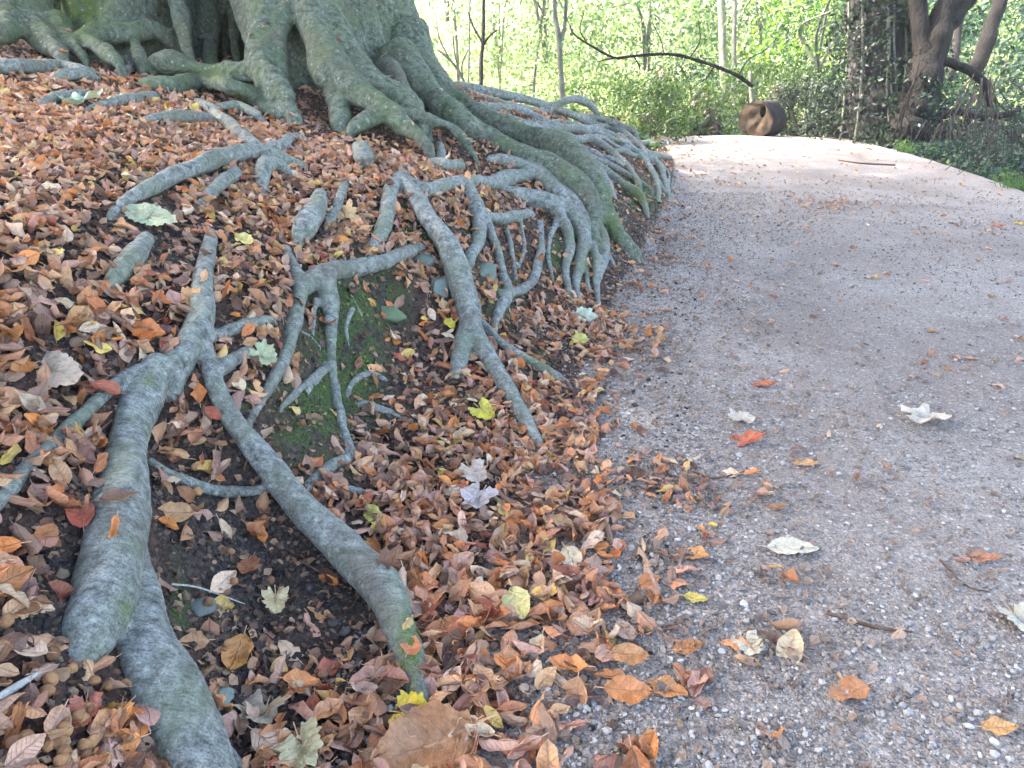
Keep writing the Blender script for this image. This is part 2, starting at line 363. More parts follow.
# ------------------------------------------------------------------ beech roots
# each: key, [(u, v, radius_px, lift, depth)], ends
ROOTS = [
 ('A', [(158,362,13,.5),(145,395,18,.45),(131,430,21,.4),(121,480,26,.4),(111,540,29,.35),(99,595,33,.3),(88,636,28,.1),(80,672,20,-1.1)], 'nd'),
 ('A2', [(138,525,9,-.3),(141,560,10,.1),(145,600,17,.3),(147,650,29,.3),(164,700,34,.3),(194,768,33,.3),(212,830,34,.2)], 'dd'),
 ('B', [(211,236,7,.2),(207,262,10,.4),(203,290,12,.4),(201,315,15,.4),(188,345,14,.4),(172,368,14,.4),(160,366,12,.4)], 'dn'),
 ('B2', [(198,335,13,.4),(182,365,13,.3),(172,392,10,-.3)], 'nd'),
 ('C', [(152,366,10,.5),(120,382,8,.5),(82,418,8,.6),(42,454,9,.5),(10,490,9,.5),(-25,535,9,.4)], 'nd'),
 ('D', [(203,325,7.4,.5),(210,360,9.0,.6),(220,395,10.7,.8),(243,432,12.3,1.2),(276,475,14.8,1.6),(312,516,18.0,1.8),(350,553,21.3,1.5),(385,592,23.0,1.1),(403,635,19.7,.8),(415,672,15.6,.5),(424,706,9.8,.2)], 'nd'),
 ('D2', [(388,600,17.0,.7),(402,650,13.6,.4),(404,690,8.5,.1)], 'nd'),
 ('E', [(148,460,5,.5),(172,475,5,.6),(205,489,6,1.0),(240,492,6,1.2),(275,488,6,.5)], 'nn'),
 ('F', [(286,250,7,.3),(296,272,8,.4),(300,292,9,.5),(294,322,9,.6),(289,348,8,.8),(271,385,7,.5),(250,420,6,.2)], 'dd'),
 ('G', [(300,292,9,.5),(312,280,12,.5),(328,272,14,.5),(352,268,11,.6),(382,262,10,.5),(405,253,9,.4),(420,246,5,.1)], 'nd'),
 ('G2', [(327,274,13,.5),(329,300,11,.9),(331,330,8,.8),(331,362,6,.6),(336,398,6,.5),(344,430,7,.5),(348,456,8,.4),(330,465,8,.4),(307,486,7,.1)], 'nd'),
 ('G3', [(331,365,6,.6),(306,384,5,.5),(282,407,4,.2)], 'nd'),
 ('G4', [(336,487,5,.3),(362,492,5,.4),(385,500,4,.1)], 'dd'),
 ('G5', [(348,392,4,.4),(358,378,4,.4),(372,374,4,.4),(388,382,3,.2)], 'dd'),
 ('G6', [(362,405,5,.3),(388,412,6,.4),(414,424,4,.1)], 'dd'),
 ('G7', [(316,300,4,.4),(312,330,3,.3)], 'nd'),
 ('H', [(397,176,7.0,.6),(410,188,8.8,.8),(426,215,11.4,1.0),(444,243,13.2,1.2),(459,275,15.0,1.2),(468,305,15.0,1.0),(474,328,13.2,.9),(488,358,10.6,.8),(506,388,9.7,.7),(524,418,8.8,.5),(538,444,7.0,.2)], 'nd'),
 ('H2', [(468,318,12,.5),(462,345,11,.3),(457,372,9,-.1)], 'nd'),
 ('H3', [(480,322,6,.4),(504,345,6,.5),(536,364,6,.5),(565,383,6,.2)], 'nd'),
 ('I', [(403,176,8,.5),(392,188,9,.5),(387,212,9,.6),(380,234,9,.5),(372,248,7,.1)], 'nd'),
 ('J', [(404,178,8,.4),(424,190,9,.4),(446,186,9,.4),(466,181,8,.5),(490,184,9,.5),(512,177,9,.5),(530,174,8,.3)], 'nn'),
 ('K', [(466,181,8,.5),(473,200,8,.8),(479,222,8,.8),(478,242,8,.6),(470,256,7,.3)], 'nd'),
 ('K2', [(474,196,5,.9),(487,222,6,1.0),(497,248,6,.8),(502,274,6,.7),(508,292,7,.7),(500,312,7,.5),(494,328,5,.1)], 'nd'),
 ('K3', [(505,296,6,.5),(524,289,6,.6),(534,275,6,.7),(540,252,5,.6),(539,224,4,.3)], 'nd'),
 ('K4', [(507,230,3,.6),(511,250,4,.6),(515,275,3,.4)], 'dd'),
 ('L', [(484,217,7,.3),(505,219,7,.4),(528,214,6,.2)], 'nd'),
 ('M', [(492,160,5.1,.3),(515,163,6.8,.5),(538,173,8.5,.7),(560,190,9.3,.9),(578,208,8.5,.9),(588,232,6.8,.7),(596,262,6.0,.6),(597,285,4.2,.4),(598,303,3.4,.1)], 'dd'),
 ('N', [(506,192,6.4,.2),(528,198,11.2,.4),(552,205,13.6,.5),(572,214,12.0,.6),(582,238,8.8,.6),(580,262,6.4,.6),(576,285,4.8,.4),(580,304,3.2,.1)], 'dd'),
 ('N2', [(556,212,9,.6),(570,240,7,.7),(566,270,5,.6),(569,298,4,.1)], 'nd'),
 ('N3', [(585,215,7,.8),(600,232,8,.8),(604,262,6,.5),(596,282,5,.1)], 'nd'),
 ('O1', [(390,62,25.2,0,5.6),(425,98,17.1,0,5.35),(455,118,14.4,.6,5.1),(490,137,12.6,.5),(520,153,11.7,.5),(545,166,13.5,.6),(570,180,16.2,.7),(588,200,12.6,.7),(596,222,8.1,.6)], 'nd'),
 ('O2', [(405,35,25.8,0,6.2),(432,80,18.4,0,6.0),(458,103,13.8,.5,5.9),(490,120,12.0,.6,5.75),(522,133,12.0,.6,5.6),(552,145,12.9,.7,5.45),(576,162,15.6,.7,5.2),(592,184,12.9,.7),(602,208,9.2,.7),(614,232,8.3,.6),(630,252,7.4,.3)], 'nd'),
 ('O3', [(596,205,10,.5),(592,235,8,.5),(600,255,7,.3)], 'nd'),
 ('P', [(578,152,6,.4),(598,166,6,.5),(620,182,6,.6),(638,196,6,.6),(647,214,4,.1)], 'nd'),
 ('Q1', [(455,84,4,.4),(500,94,5,.5),(548,106,5,.5),(585,121,4,.5),(612,128,5,.6),(640,146,4,.6),(652,172,4,.6),(668,198,3,.2)], 'dd'),
 ('Q2', [(480,106,4,.4),(522,112,5,.5),(560,128,5,.5),(600,132,5,.5),(636,152,5,.6),(656,180,4,.4),(658,206,3,.1)], 'dd'),
 ('Q3', [(535,124,4,.4),(572,138,5,.5),(596,142,5,.7),(628,166,4,.6),(640,190,4,.4)], 'dd'),
 ('Q4', [(556,104,4,.5),(576,99,5,.6),(592,107,4,.6),(604,123,3,.2)], 'dd'),
 ('Q5', [(470,92,3,.4),(512,106,4,.5),(548,112,3,.5),(596,118,4,.4),(632,130,3,.3)], 'dd'),
 ('Q6', [(560,140,4,.4),(592,152,4,.5),(606,162,4,.5),(632,178,3,.3)], 'dd'),
 ('Q7', [(500,112,3,.4),(530,126,4,.4),(566,122,3,.4),(606,138,4,.4),(640,156,4,.3)], 'dd'),
 ('Q8', [(620,136,4,.4),(636,152,4,.5),(659,165,4,.5),(666,190,3,.2)], 'dd'),
 # front of the trunk
 ('T1', [(276,-70,27.6,0,5.1),(272,-10,23.9,0,4.95),(266,35,18.4,0,4.75),(264,68,15.6,0,4.6),(276,90,12.9,.5,4.45),(291,112,8.3,.1,4.3)], 'nd'),
 ('T1b', [(286,-5,14,0,4.9),(280,40,9,0,4.72),(280,70,8,0,4.62),(284,98,6,.2,4.45)], 'nd'),
 ('T1c', [(262,66,15,0,4.62),(240,72,12,0,4.65),(218,70,9,.4,4.7)], 'nd'),
 ('T2', [(312,-60,23.9,0,5.0),(314,0,21.2,0,4.9),(320,40,18.4,0,4.75),(332,72,18.4,0,4.62),(350,86,14.7,0,4.55),(376,100,12.0,.5,4.45),(402,122,10.1,.4,4.35),(424,140,7.4,.0,4.25)], 'nd'),
 ('T2b', [(326,55,16,0,4.72),(334,85,13,0,4.62),(340,110,10,.2,4.5),(342,122,8,-.2,4.4)], 'nd'),
 ('T3', [(386,112,8,.5,4.4),(366,122,8,.5,4.33),(350,131,8,.3,4.28)], 'nd'),
 ('T4', [(318,-40,11.0,0,5.0),(328,10,11.0,0,4.85),(342,50,12.9,0,4.75),(366,78,12.9,0,4.7),(394,98,12.9,0,4.7),(414,116,11.0,.3,4.65)], 'nd'),
 ('T5', [(395,112,6,.4,4.5),(425,118,7,.5,4.6),(452,130,7,.5,4.65),(468,146,6,.4,4.6),(478,162,5,.1,4.5)], 'nd'),
 ('T6', [(388,70,16.6,0,5.2),(402,92,12.9,0,5.0),(416,108,11.0,.2,4.9)], 'nd'),
 ('U1', [(146,86,4,.2),(172,85,6,1.2),(205,83,7,1.3),(232,86,8,1.3,4.3),(254,98,8,1.3),(272,110,7,1.2),(296,124,5,.1)], 'dd'),
 ('U2', [(156,70,8,.2,4.7),(168,62,11,.5,4.65),(192,66,10,.5,4.7),(214,72,8,.3,4.7),(236,76,8,.3,4.6)], 'dn'),
 ('U3', [(168,-60,12.0,0,5.3),(175,0,11.0,0,5.1),(184,38,8.3,0,4.95),(191,62,5.5,.3,4.8)], 'nn'),
 ('U4', [(204,-60,10,0,6.0),(208,0,10,0,5.85),(212,40,9,0,5.7),(214,70,9,0,5.5)], 'nd'),
 ('U5', [(232,-60,16.6,0,5.3),(240,-10,12.9,0,5.1),(250,30,10.1,0,4.95),(256,62,8.3,0,4.75)], 'nn'),
 ('U6', [(230,-40,7,0,6.0),(232,20,6,0,5.85),(238,65,6,0,5.5)], 'nd'),
 ('V1', [(20,-60,40,0,5.0),(22,0,26,0,4.8),(34,28,17,0,4.6),(50,45,11,.3,4.45),(62,58,7,0,4.3)], 'nd'),
 ('V2', [(76,44,8,.2,4.6),(98,34,9,.5,4.7),(128,33,10,.5,4.85),(156,32,10,.2,5.0)], 'dd'),
 ('V3', [(134,38,5,0,4.85),(137,48,4,.3,4.75),(141,60,4,0,4.65)], 'nd'),
 ('V4', [(84,40,6,.4,4.6),(104,52,6,.5,4.5),(119,64,5,.1,4.35)], 'dd'),
 ('V5', [(56,20,12,0,4.75),(68,40,9,0,4.6),(82,56,5,.1,4.45)], 'nd'),
 ('V6', [(-10,0,22,0,4.7),(8,24,14,0,4.5),(-6,40,9,0,4.3),(-30,50,7,0,4.2)], 'nd'),
 ('V7', [(100,-60,40,0,5.3),(96,-10,34,0,5.15),(92,24,22,0,5.0),(96,38,14,0,4.9)], 'nd'),
 # runners crossing the leaves
 ('W1', [(-30,67,7,1.2),(20,67,7,1.2),(60,66,6,1.2),(84,72,6,1.1),(98,76,4,0)], 'nd'),
 ('W2', [(44,104,5,1.0),(60,98,6,1.2),(86,95,4,.2)], 'dd'),
 ('W3', [(88,110,4,.2),(112,103,6,1.2),(136,99,6,1.2),(154,96,4,.2)], 'dd'),
 ('W4', [(126,127,3,.2),(150,120,5,1.1),(178,117,7,1.2),(208,119,6,1.0)], 'dd'),
 ('W5', [(199,102,4,1.0),(220,117,6,1.2),(238,132,7,1.2),(256,146,6,1.1)], 'dn'),
 ('W6', [(214,108,4,1.1),(236,106,5,1.3),(252,112,5,1.3),(264,123,3,.1)], 'nd'),
 ('W7', [(120,72,4,1.1),(136,68,4,1.2),(146,70,3,.1)], 'dd'),
 ('W8', [(62,76,6,1.0),(82,74,6,1.2),(98,80,4,.1)], 'dd'),
 ('X1', [(112,214,4,.1),(130,199,7,1.1),(158,185,9,1.3),(186,172,9,1.3),(214,160,9,1.4),(240,152,8,1.4),(262,151,7,1.4),(284,160,6,1.3),(306,168,4,.2)], 'dd'),
 ('X2', [(200,206,5,.1),(214,191,7,1.2),(236,172,7,1.2)], 'dn'),
 ('X3', [(262,193,6,.1),(262,175,8,1.3),(268,164,9,1.3),(284,170,6,1.0)], 'dd'),
 ('X4', [(258,150,6,1.2),(282,146,6,1.2),(290,138,5,1.2),(306,142,4,.1)], 'nd'),
 ('Y1', [(298,242,9,.1),(308,224,12,1.2),(318,206,10,1.1),(320,194,7,0)], 'dd'),
 ('Y2', [(326,228,4,.1),(336,208,5,1.2),(342,190,5,1.2),(347,181,3,.1)], 'dd'),
 ('Y3', [(366,166,8,0),(364,156,9,1.2),(358,148,7,0)], 'dd'),
 ('Y4', [(444,168,5,.1),(441,155,5,1.2),(440,144,4,.2)], 'dd'),
 ('Y5', [(434,165,7,.2),(450,166,7,1.0),(460,168,5,0)], 'dd'),
 ('Z1', [(106,290,7,-.1),(120,272,11,.4),(134,256,12,.4),(146,240,8,0)], 'dd'),
 ('AA', [(206,338,7,.4),(228,330,7,.5),(248,324,7,.5),(268,320,5,.1)], 'nd'),
 ('AB', [(208,378,8,.3),(228,364,9,.4),(248,350,5,0)], 'nd'),
 ('AC', [(205,722,5,.1),(222,744,7,.4),(240,775,8,.3)], 'dd'),
 ('M2', [(545,180,5,1.1),(562,200,5,1.2),(574,228,4,1.0),(584,252,3,.6),(588,288,3,.2)], 'nd'),
 ('M3', [(570,186,6,.9),(590,206,5,1.0),(596,232,4,.9),(612,262,3,.2)], 'nd'),
 ('M4', [(556,222,4,.7),(548,248,3,.6),(552,280,3,.2)], 'dd'),
 ('M5', [(600,170,4,.6),(612,192,4,.6),(616,216,3,.6),(626,238,3,.2)], 'dd'),
 ('F2', [(300,330,2,.6),(318,345,2,.6),(322,372,2,.5),(306,398,2,.2)], 'dd'),
 ('F3', [(352,296,2,.5),(362,320,2,.5),(356,345,2,.5),(366,372,2,.2)], 'dd'),
 ('K5', [(520,222,3,.5),(524,246,3,.5),(518,268,2,.3)], 'dd'),
 ('AD', [(352,310,3,.3),(346,330,3,.3),(350,350,2,.1)], 'dd'),
]
def catmull(P, n=7):
    P = np.asarray(P); Q = np.concatenate([[2 * P[0] - P[1]], P, [2 * P[-1] - P[-2]]]); out = []
    for i in range(1, len(Q) - 2):
        p0, p1, p2, p3 = Q[i - 1:i + 3]
        for t in np.linspace(0, 1, n, endpoint=False):
            out.append(.5 * (2 * p1 + (p2 - p0) * t + (2 * p0 - 5 * p1 + 4 * p2 - p3) * t * t + (3 * p1 - p0 - 3 * p2 + p3) * t ** 3))
    out.append(P[-1]); return np.array(out)
def tube(C, R, nseg=14, flat=1.0, lump=0.0, seed=0):
    C = np.asarray(C); R = np.asarray(R); n = len(C); V = []; N = None
    T = np.gradient(C, axis=0); T /= np.linalg.norm(T, axis=1)[:, None] + 1e-9
    ref = np.array([0, 0, 1.]) if abs(T[0][2]) < .9 else np.array([1., 0, 0])
    nrm = np.cross(T[0], ref); nrm /= np.linalg.norm(nrm)
    ang = np.linspace(0, 2 * np.pi, nseg, endpoint=False); rings = []
    for i in range(n):
        nrm = nrm - T[i] * nrm.dot(T[i]); nrm /= np.linalg.norm(nrm) + 1e-9; bi = np.cross(T[i], nrm)
        rr = R[i] * (1 + (lump * np.sin(ang * 2 + i * .35 + seed) + lump * .6 * np.sin(ang * 3 - i * .5 + seed * 2)))
        rings.append(C[i] + (np.cos(ang) * rr)[:, None] * nrm + (np.sin(ang) * rr)[:, None] * bi)
    V = np.concatenate(rings + [[C[0] - T[0] * R[0] * .6], [C[-1] + T[-1] * R[-1] * .6]])
    fs = []
    for i in range(n - 1):
        for k in range(nseg):
            a = i * nseg + k; b_ = i * nseg + (k + 1) % nseg; fs.append((a, b_, b_ + nseg, a + nseg))
    tri = []
    c0, c1 = n * nseg, n * nseg + 1
    for k in range(nseg):
        tri.append((c0, (k + 1) % nseg, k)); tri.append((c1, (n - 1) * nseg + k, (n - 1) * nseg + (k + 1) % nseg))
    return V, fs, tri
_rq = np.random.default_rng(77)
for _k in range(15):                                     # thin wiry roots tangled over the eroded end of the bank
    _u, _v = _rq.uniform(500, 635), 0; _v = np.interp(_u, [480, 660], [100, 150]) + _rq.uniform(0, 26); _pt = []
    _du, _dv = _rq.uniform(10, 24), _rq.uniform(-3, 13)
    for _j in range(_rq.integers(3, 6)):
        _pt.append((min(_u, 668), _v, _rq.uniform(1.8, 3.4), _rq.uniform(.3, .9))); _u += _du + _rq.uniform(-6, 6); _v += _dv + _rq.uniform(-4, 5)
    ROOTS.append(('Qr%d' % _k, _pt, 'dd'))
ROOT3D = {}
for key, pts, ends in ROOTS:
    P = []
    for p in pts:
        u, v, r = p[:3]; r = r * (1.0 if key[0] in 'TUVOWXYZ' else (.93 if key[0] in 'ABCDE' else .86)); L = p[3] if len(p) > 3 else .35
        if len(p) > 4: t = p[4]; q = at(u, v, t)
        else: q, t = raycast(u, v, r, L, .5, 12)
        P.append([*q, r * t / F])
    P = np.array(P)
    if ends[0] == 'd':
        d = P[0, :3] - P[1, :3]; d /= np.linalg.norm(d); e = P[0].copy(); e[:3] += d * e[3] * 2.2 + np.array([0, 0, -2.2 * e[3]]); e[3] *= .8; P = np.vstack([e, P])
    if ends[1] == 'd':
        d = P[-1, :3] - P[-2, :3]; d /= np.linalg.norm(d); e = P[-1].copy(); e[:3] += d * e[3] * 2.2 + np.array([0, 0, -2.4 * e[3]]); e[3] *= .75; P = np.vstack([P, e])
    S = catmull(P, 7); S[:, 3] = np.maximum(S[:, 3], .003)
    sd = hash(key) % 97 if False else sum(map(ord, key))
    arc = np.concatenate([[0], np.cumsum(np.linalg.norm(np.diff(S[:, :3], axis=0), axis=1))])
    rr = S[:, 3].copy()
    w = np.stack([arc / np.maximum(rr.mean() * 5, .02), np.full(len(arc), sd * 1.7)], 1)
    S[:, 3] *= 1 + .13 * vnoise(w, 1, sd)
    for k in range(3):
        S[:, k] += rr * .22 * vnoise(w + 5.3 * k, .8, sd + k + 3)
    ROOT3D[key] = S
# ---- trunk: a fluted, flaring body
TC = np.array([-2.36, 6.98])
def trunk_surface():
    zs = np.concatenate([np.arange(.35, 3.0, .035), np.arange(3.0, 9.5, .35)]); na = 260
    ph = np.linspace(-np.pi, np.pi, na, endpoint=False); V = []
    for z in zs:
        r0 = np.interp(z, [.3, .8, 1.1, 1.6, 2.4, 3.5, 6, 9.5], [2.15, 1.85, 1.66, 1.48, 1.2, 1.0, .82, .6])
        fd = 1 - smooth(1.2, 3.2, z)
        r = r0 * (1 + (.05 * np.cos(7 * ph + .6) + .035 * np.cos(11 * ph + 2) + .02 * np.cos(17 * ph + 1)) * (0.3 + fd))
        for p0, A, w, zf in [(.31, 1.5, .19, 4.2), (.02, 1.25, .095, 3.6), (.68, .42, .06, 1.35), (.93, .12, .1, 2.2), (-.42, .25, .06, 2.4), (-.75, .4, .08, 2.2), (1.9, .3, .1, 2.2), (-1.8, .4, .12, 2.2), (2.7, .3, .1, 2.2)]:
            r = r - A * np.exp(-((ph - p0) / w) ** 2) * (1 - smooth(zf * .55, zf, z)) * r0 / 1.5
        x = TC[0] + r * np.sin(ph); y = TC[1] - r * np.cos(ph)
        V.append(np.stack([x, y, np.full(na, z)], 1))
    n = len(zs); V = np.concatenate(V + [[[TC[0], TC[1], zs[0]]], [[TC[0], TC[1], zs[-1]]]])
    fs = [(i * na + k, i * na + (k + 1) % na, (i + 1) * na + (k + 1) % na, (i + 1) * na + k) for i in range(n - 1) for k in range(na)]
    tri = [(n * na, (k + 1) % na, k) for k in range(na)] + [(n * na + 1, (n - 1) * na + k, (n - 1) * na + (k + 1) % na) for k in range(na)]
    return V, fs, tri
LIMBS = {}
for i, (dx, dy, z0, z1, r) in enumerate([(3.2, -2.0, 5.0, 8.5, .26), (-3, -1.5, 5.4, 8.8, .28), (2.6, 3.0, 5.8, 9.2, .24), (-1.5, 3.4, 6.2, 9.5, .22), (.6, -4.2, 5.5, 9.4, .24), (-.3, .2, 8.8, 11.5, .4)]):
    a = np.array([TC[0], TC[1], z0]); b_ = np.array([TC[0] + dx, TC[1] + dy, z1]); m = (a + b_) / 2 + np.array([0, 0, -.2])
    LIMBS[i] = catmull(np.array([[*a, r], [*m, r * .75], [*b_, r * .3]]), 8)
def remesh(parts, voxel, iters):
    V = []; fs = []; off = 0
    for v, q, t in parts:
        V.append(v); fs += [tuple(i + off for i in f) for f in q] + [tuple(i + off for i in f) for f in t]; off += len(v)
    me = bpy.data.meshes.new('tmp'); me.from_pydata(np.concatenate(V).tolist(), [], fs); me.update()
    o = bpy.data.objects.new('tmp', me); COL.objects.link(o)
    md = o.modifiers.new('r', 'REMESH'); md.mode = 'VOXEL'; md.voxel_size = voxel; md.adaptivity = 0
    bpy.context.view_layer.update()
    ev = o.evaluated_get(bpy.context.evaluated_depsgraph_get()); em = ev.to_mesh()
    n = len(em.vertices); X = np.empty(n * 3, np.float32); em.vertices.foreach_get('co', X); X = X.reshape(-1, 3).astype(float)
    m = len(em.polygons); L = np.empty(len(em.loops), np.int32); em.loops.foreach_get('vertex_index', L)
    tot = np.empty(m, np.int32); em.polygons.foreach_get('loop_total', tot)
    assert (tot == 4).all() if m else True
    Fq = L.reshape(-1, 4); E = np.empty(len(em.edges) * 2, np.int32); em.edges.foreach_get('vertices', E); E = E.reshape(-1, 2)
    ev.to_mesh_clear(); bpy.data.objects.remove(o); bpy.data.meshes.remove(me)
    deg = np.bincount(E.ravel(), minlength=n).astype(float)[:, None]
    def lap(X):
        S = np.zeros_like(X)
        for k in range(3):
            S[:, k] = np.bincount(E[:, 0], X[E[:, 1], k], n) + np.bincount(E[:, 1], X[E[:, 0], k], n)
        return S / np.maximum(deg, 1) - X
    for i in range(iters):
        X = X + .6 * lap(X); 
        if i % 2: X = X - .45 * lap(X)
    return X, Fq
def vnormals(X, Fq):
    a = np.cross(X[Fq[:, 2]] - X[Fq[:, 0]], X[Fq[:, 3]] - X[Fq[:, 1]]); N = np.zeros_like(X)
    for j in range(4):
        for k in range(3): N[:, k] += np.bincount(Fq[:, j], a[:, k], len(X))
    return N / (np.linalg.norm(N, axis=1)[:, None] + 1e-12)
FARK = [k for k in ROOT3D if k[0] in 'TUVO']
NEARK = [k for k in ROOT3D if k not in FARK]
def tb(S, sd): return tube(S[:, :3], S[:, 3], 16, lump=.05, seed=sd)
parts = [trunk_surface()] + [tb(ROOT3D[k], i) for i, k in enumerate(FARK)] + [tb(LIMBS[i], i) for i in LIMBS]
XF, FFq = remesh(parts, .015, 3)
nearA = [k for k in NEARK if k[0] in 'ABCDE']; nearB = [k for k in NEARK if k not in nearA]
XA, FAq = remesh([tb(ROOT3D[k], i) for i, k in enumerate(nearA)], .0045, 5)
XB, FBq = remesh([tb(ROOT3D[k], i + 9) for i, k in enumerate(nearB)], .007, 2)
tree = empty('beech_tree', (TC[0], TC[1], .9))
tag(tree, 'huge old beech with fluted mossy trunk and bare grey roots spilling down the bank', 'tree')
RLAB = {'A': 'thick smooth grey root diving into the soil at lower left', 'A2': 'thick pale root leaving the bottom left corner', 'D': 'long arching root ending at the bottom of the bank with a mossy split tip',
        'H': 'long straight root slanting down over the bank to the gravel', 'O2': 'upper heavy root sweeping from the trunk to the path', 'O1': 'lower heavy root sweeping from the trunk to the knee',
        'C': 'thin straight root running to the left edge', 'G': 'arched root bridging the top of the mossy hollow', 'Z1': 'short stub of root showing through the leaves'}
ROOTOBJ = []
KNOTS = [(350,552,15,.010),(386,566,17,.012),(330,540,10,.006),(300,520,12,.005),(472,312,12,.008),(120,520,14,.005),(205,300,10,.005),(165,640,14,.004),(440,235,8,.004),(128,590,16,.005),(250,450,9,.005)]
def split_parts(X, Fq, keys, trunk=False, disp=.004, f1=14):
    N = vnormals(X, Fq)
    d = fbm(X, f1, 4, 21, .6) * disp * 1.25 + fbm(X, f1 * 6, 3, 30, .65) * disp * .4
    if trunk: d = d + fbm(X * np.array([1, 1, .3]), 3.0, 3, 40) * .035 + fbm(X * np.array([1, 1, .2]), 14, 3, 44) * .012
    if not trunk:
        for (ku, kv, kr, kh) in KNOTS:
            kq, kt = raycast(ku, kv, 20, 1.0, .5, 6); uu, vv_, tt_ = proj(X[:, 0], X[:, 1], X[:, 2]); r_ = np.hypot(uu - ku, vv_ - kv) / kr
            fac = ((N * (np.array([0, 0, CAMH]) - X)).sum(1) > 0)
            d = d + fac * kh * (np.exp(-r_ ** 2) - .75 * np.exp(-(r_ * 2.4) ** 2))
    X = X + N * d[:, None]; N = vnormals(X, Fq)
    cen = X[Fq].mean(1); best = np.full(len(cen), 1e9); own = np.full(len(cen), -1)
    if trunk:
        own[:] = -1; best[:] = 1.25
    for i, k in enumerate(keys):
        S = ROOT3D[k]; lo = S[:, :3].min(0) - .35; hi = S[:, :3].max(0) + .35
        idx = np.nonzero(((cen > lo) & (cen < hi)).all(1))[0]
        for s in range(0, len(idx), 40000):
            ii = idx[s:s + 40000]
            dd = np.sqrt(((cen[ii][:, None] - S[None, :, :3]) ** 2).sum(-1)) / S[None, :, 3]
            m = dd.min(1); up = m < best[ii]; best[ii[up]] = m[up]; own[ii[up]] = i
    if not trunk and (own < 0).any():
        own[own < 0] = 0
    # stray islands of a root go to whatever they touch
    for _ in range(3):
        bad = np.zeros(len(own), bool)
        for i in range(len(keys)):
            m = np.nonzero(own == i)[0]
            if len(m) == 0: continue
            lab = np.full(len(X), -1); comp = np.arange(len(m)); vv = np.full(len(X), 1 << 30); cur = np.arange(len(m))
            for it in range(4000):
                vv[Fq[m].ravel()] = 1 << 30; np.minimum.at(vv, Fq[m].ravel(), np.repeat(cur, 4)); nw = vv[Fq[m]].min(1)
                nw = np.minimum(nw, nw[nw])
                if (nw == cur).all(): break
                cur = nw
            ids, ct_ = np.unique(cur, return_counts=True)
            if len(ids) > 1: bad[m[cur != ids[ct_.argmax()]]] = True
        if not bad.any(): break
        for it in range(60):
            vl = np.full(len(X), -9); g = ~bad; vl[Fq[g].ravel()] = np.repeat(own[g], 4); nb = vl[Fq[bad]].max(1); bi = np.nonzero(bad)[0]; hit = nb > -9
            own[bi[hit]] = nb[hit]; bad[bi[hit]] = False
            if not bad.any() or not hit.any(): break
        if bad.any(): own[bad] = -1 if trunk else -5
    for i in ([-1] if trunk else []) + list(range(len(keys))):
        m = own == i
        if m.sum() < 12: continue
        V, f, used = sub(X, Fq, m)
        nm = 'trunk' if i == -1 else 'root'
        me = mesh_np(nm, V, f); me.materials.append(M_TRUNK if trunk else M_BARK)
        u, v, t = proj(V[:, 0], V[:, 1], V[:, 2]); n_ = N[used]
        mo = blobs([(410,652,12,45,1.2),(80,8,25,22,1.1),(125,610,10,14,.8),(355,600,10,30,.0),(612,228,10,16,.8),(588,262,7,18,.8),(572,235,8,12,.6),(540,360,12,12,.7),(640,195,18,15,1),
                    (150,380,8,6,.8),(215,72,30,8,.7),(470,340,20,10,.4),(330,345,6,18,.4)], u, v)
        mo = mo + (.2 * smooth(.1, .9, n_[:, 2]) if trunk else .1 * smooth(.3, .9, n_[:, 2])) * smooth(-.1, .5, fbm(V, 3, 2, 50))
        set_attr(me, 'moss', np.clip(mo, 0, 1))
        me.normals_split_custom_set_from_vertices(n_.astype(np.float32))
        o = link(nm, me, None, tree); ROOTOBJ.append(o)
        if i >= 0 and keys[i] in RLAB: o['label'] = RLAB[keys[i]]
    return X
XF = split_parts(XF, FFq, FARK, True, .012, 8)
XA = split_parts(XA, FAq, nearA, False, .0035, 22)
XB = split_parts(XB, FBq, nearB, False, .0045, 16)
BV = BVHTree.FromPolygons(np.concatenate([XF, XA, XB]).tolist(), np.concatenate([FFq, FAq + len(XF), FBq + len(XF) + len(XA)]).tolist())
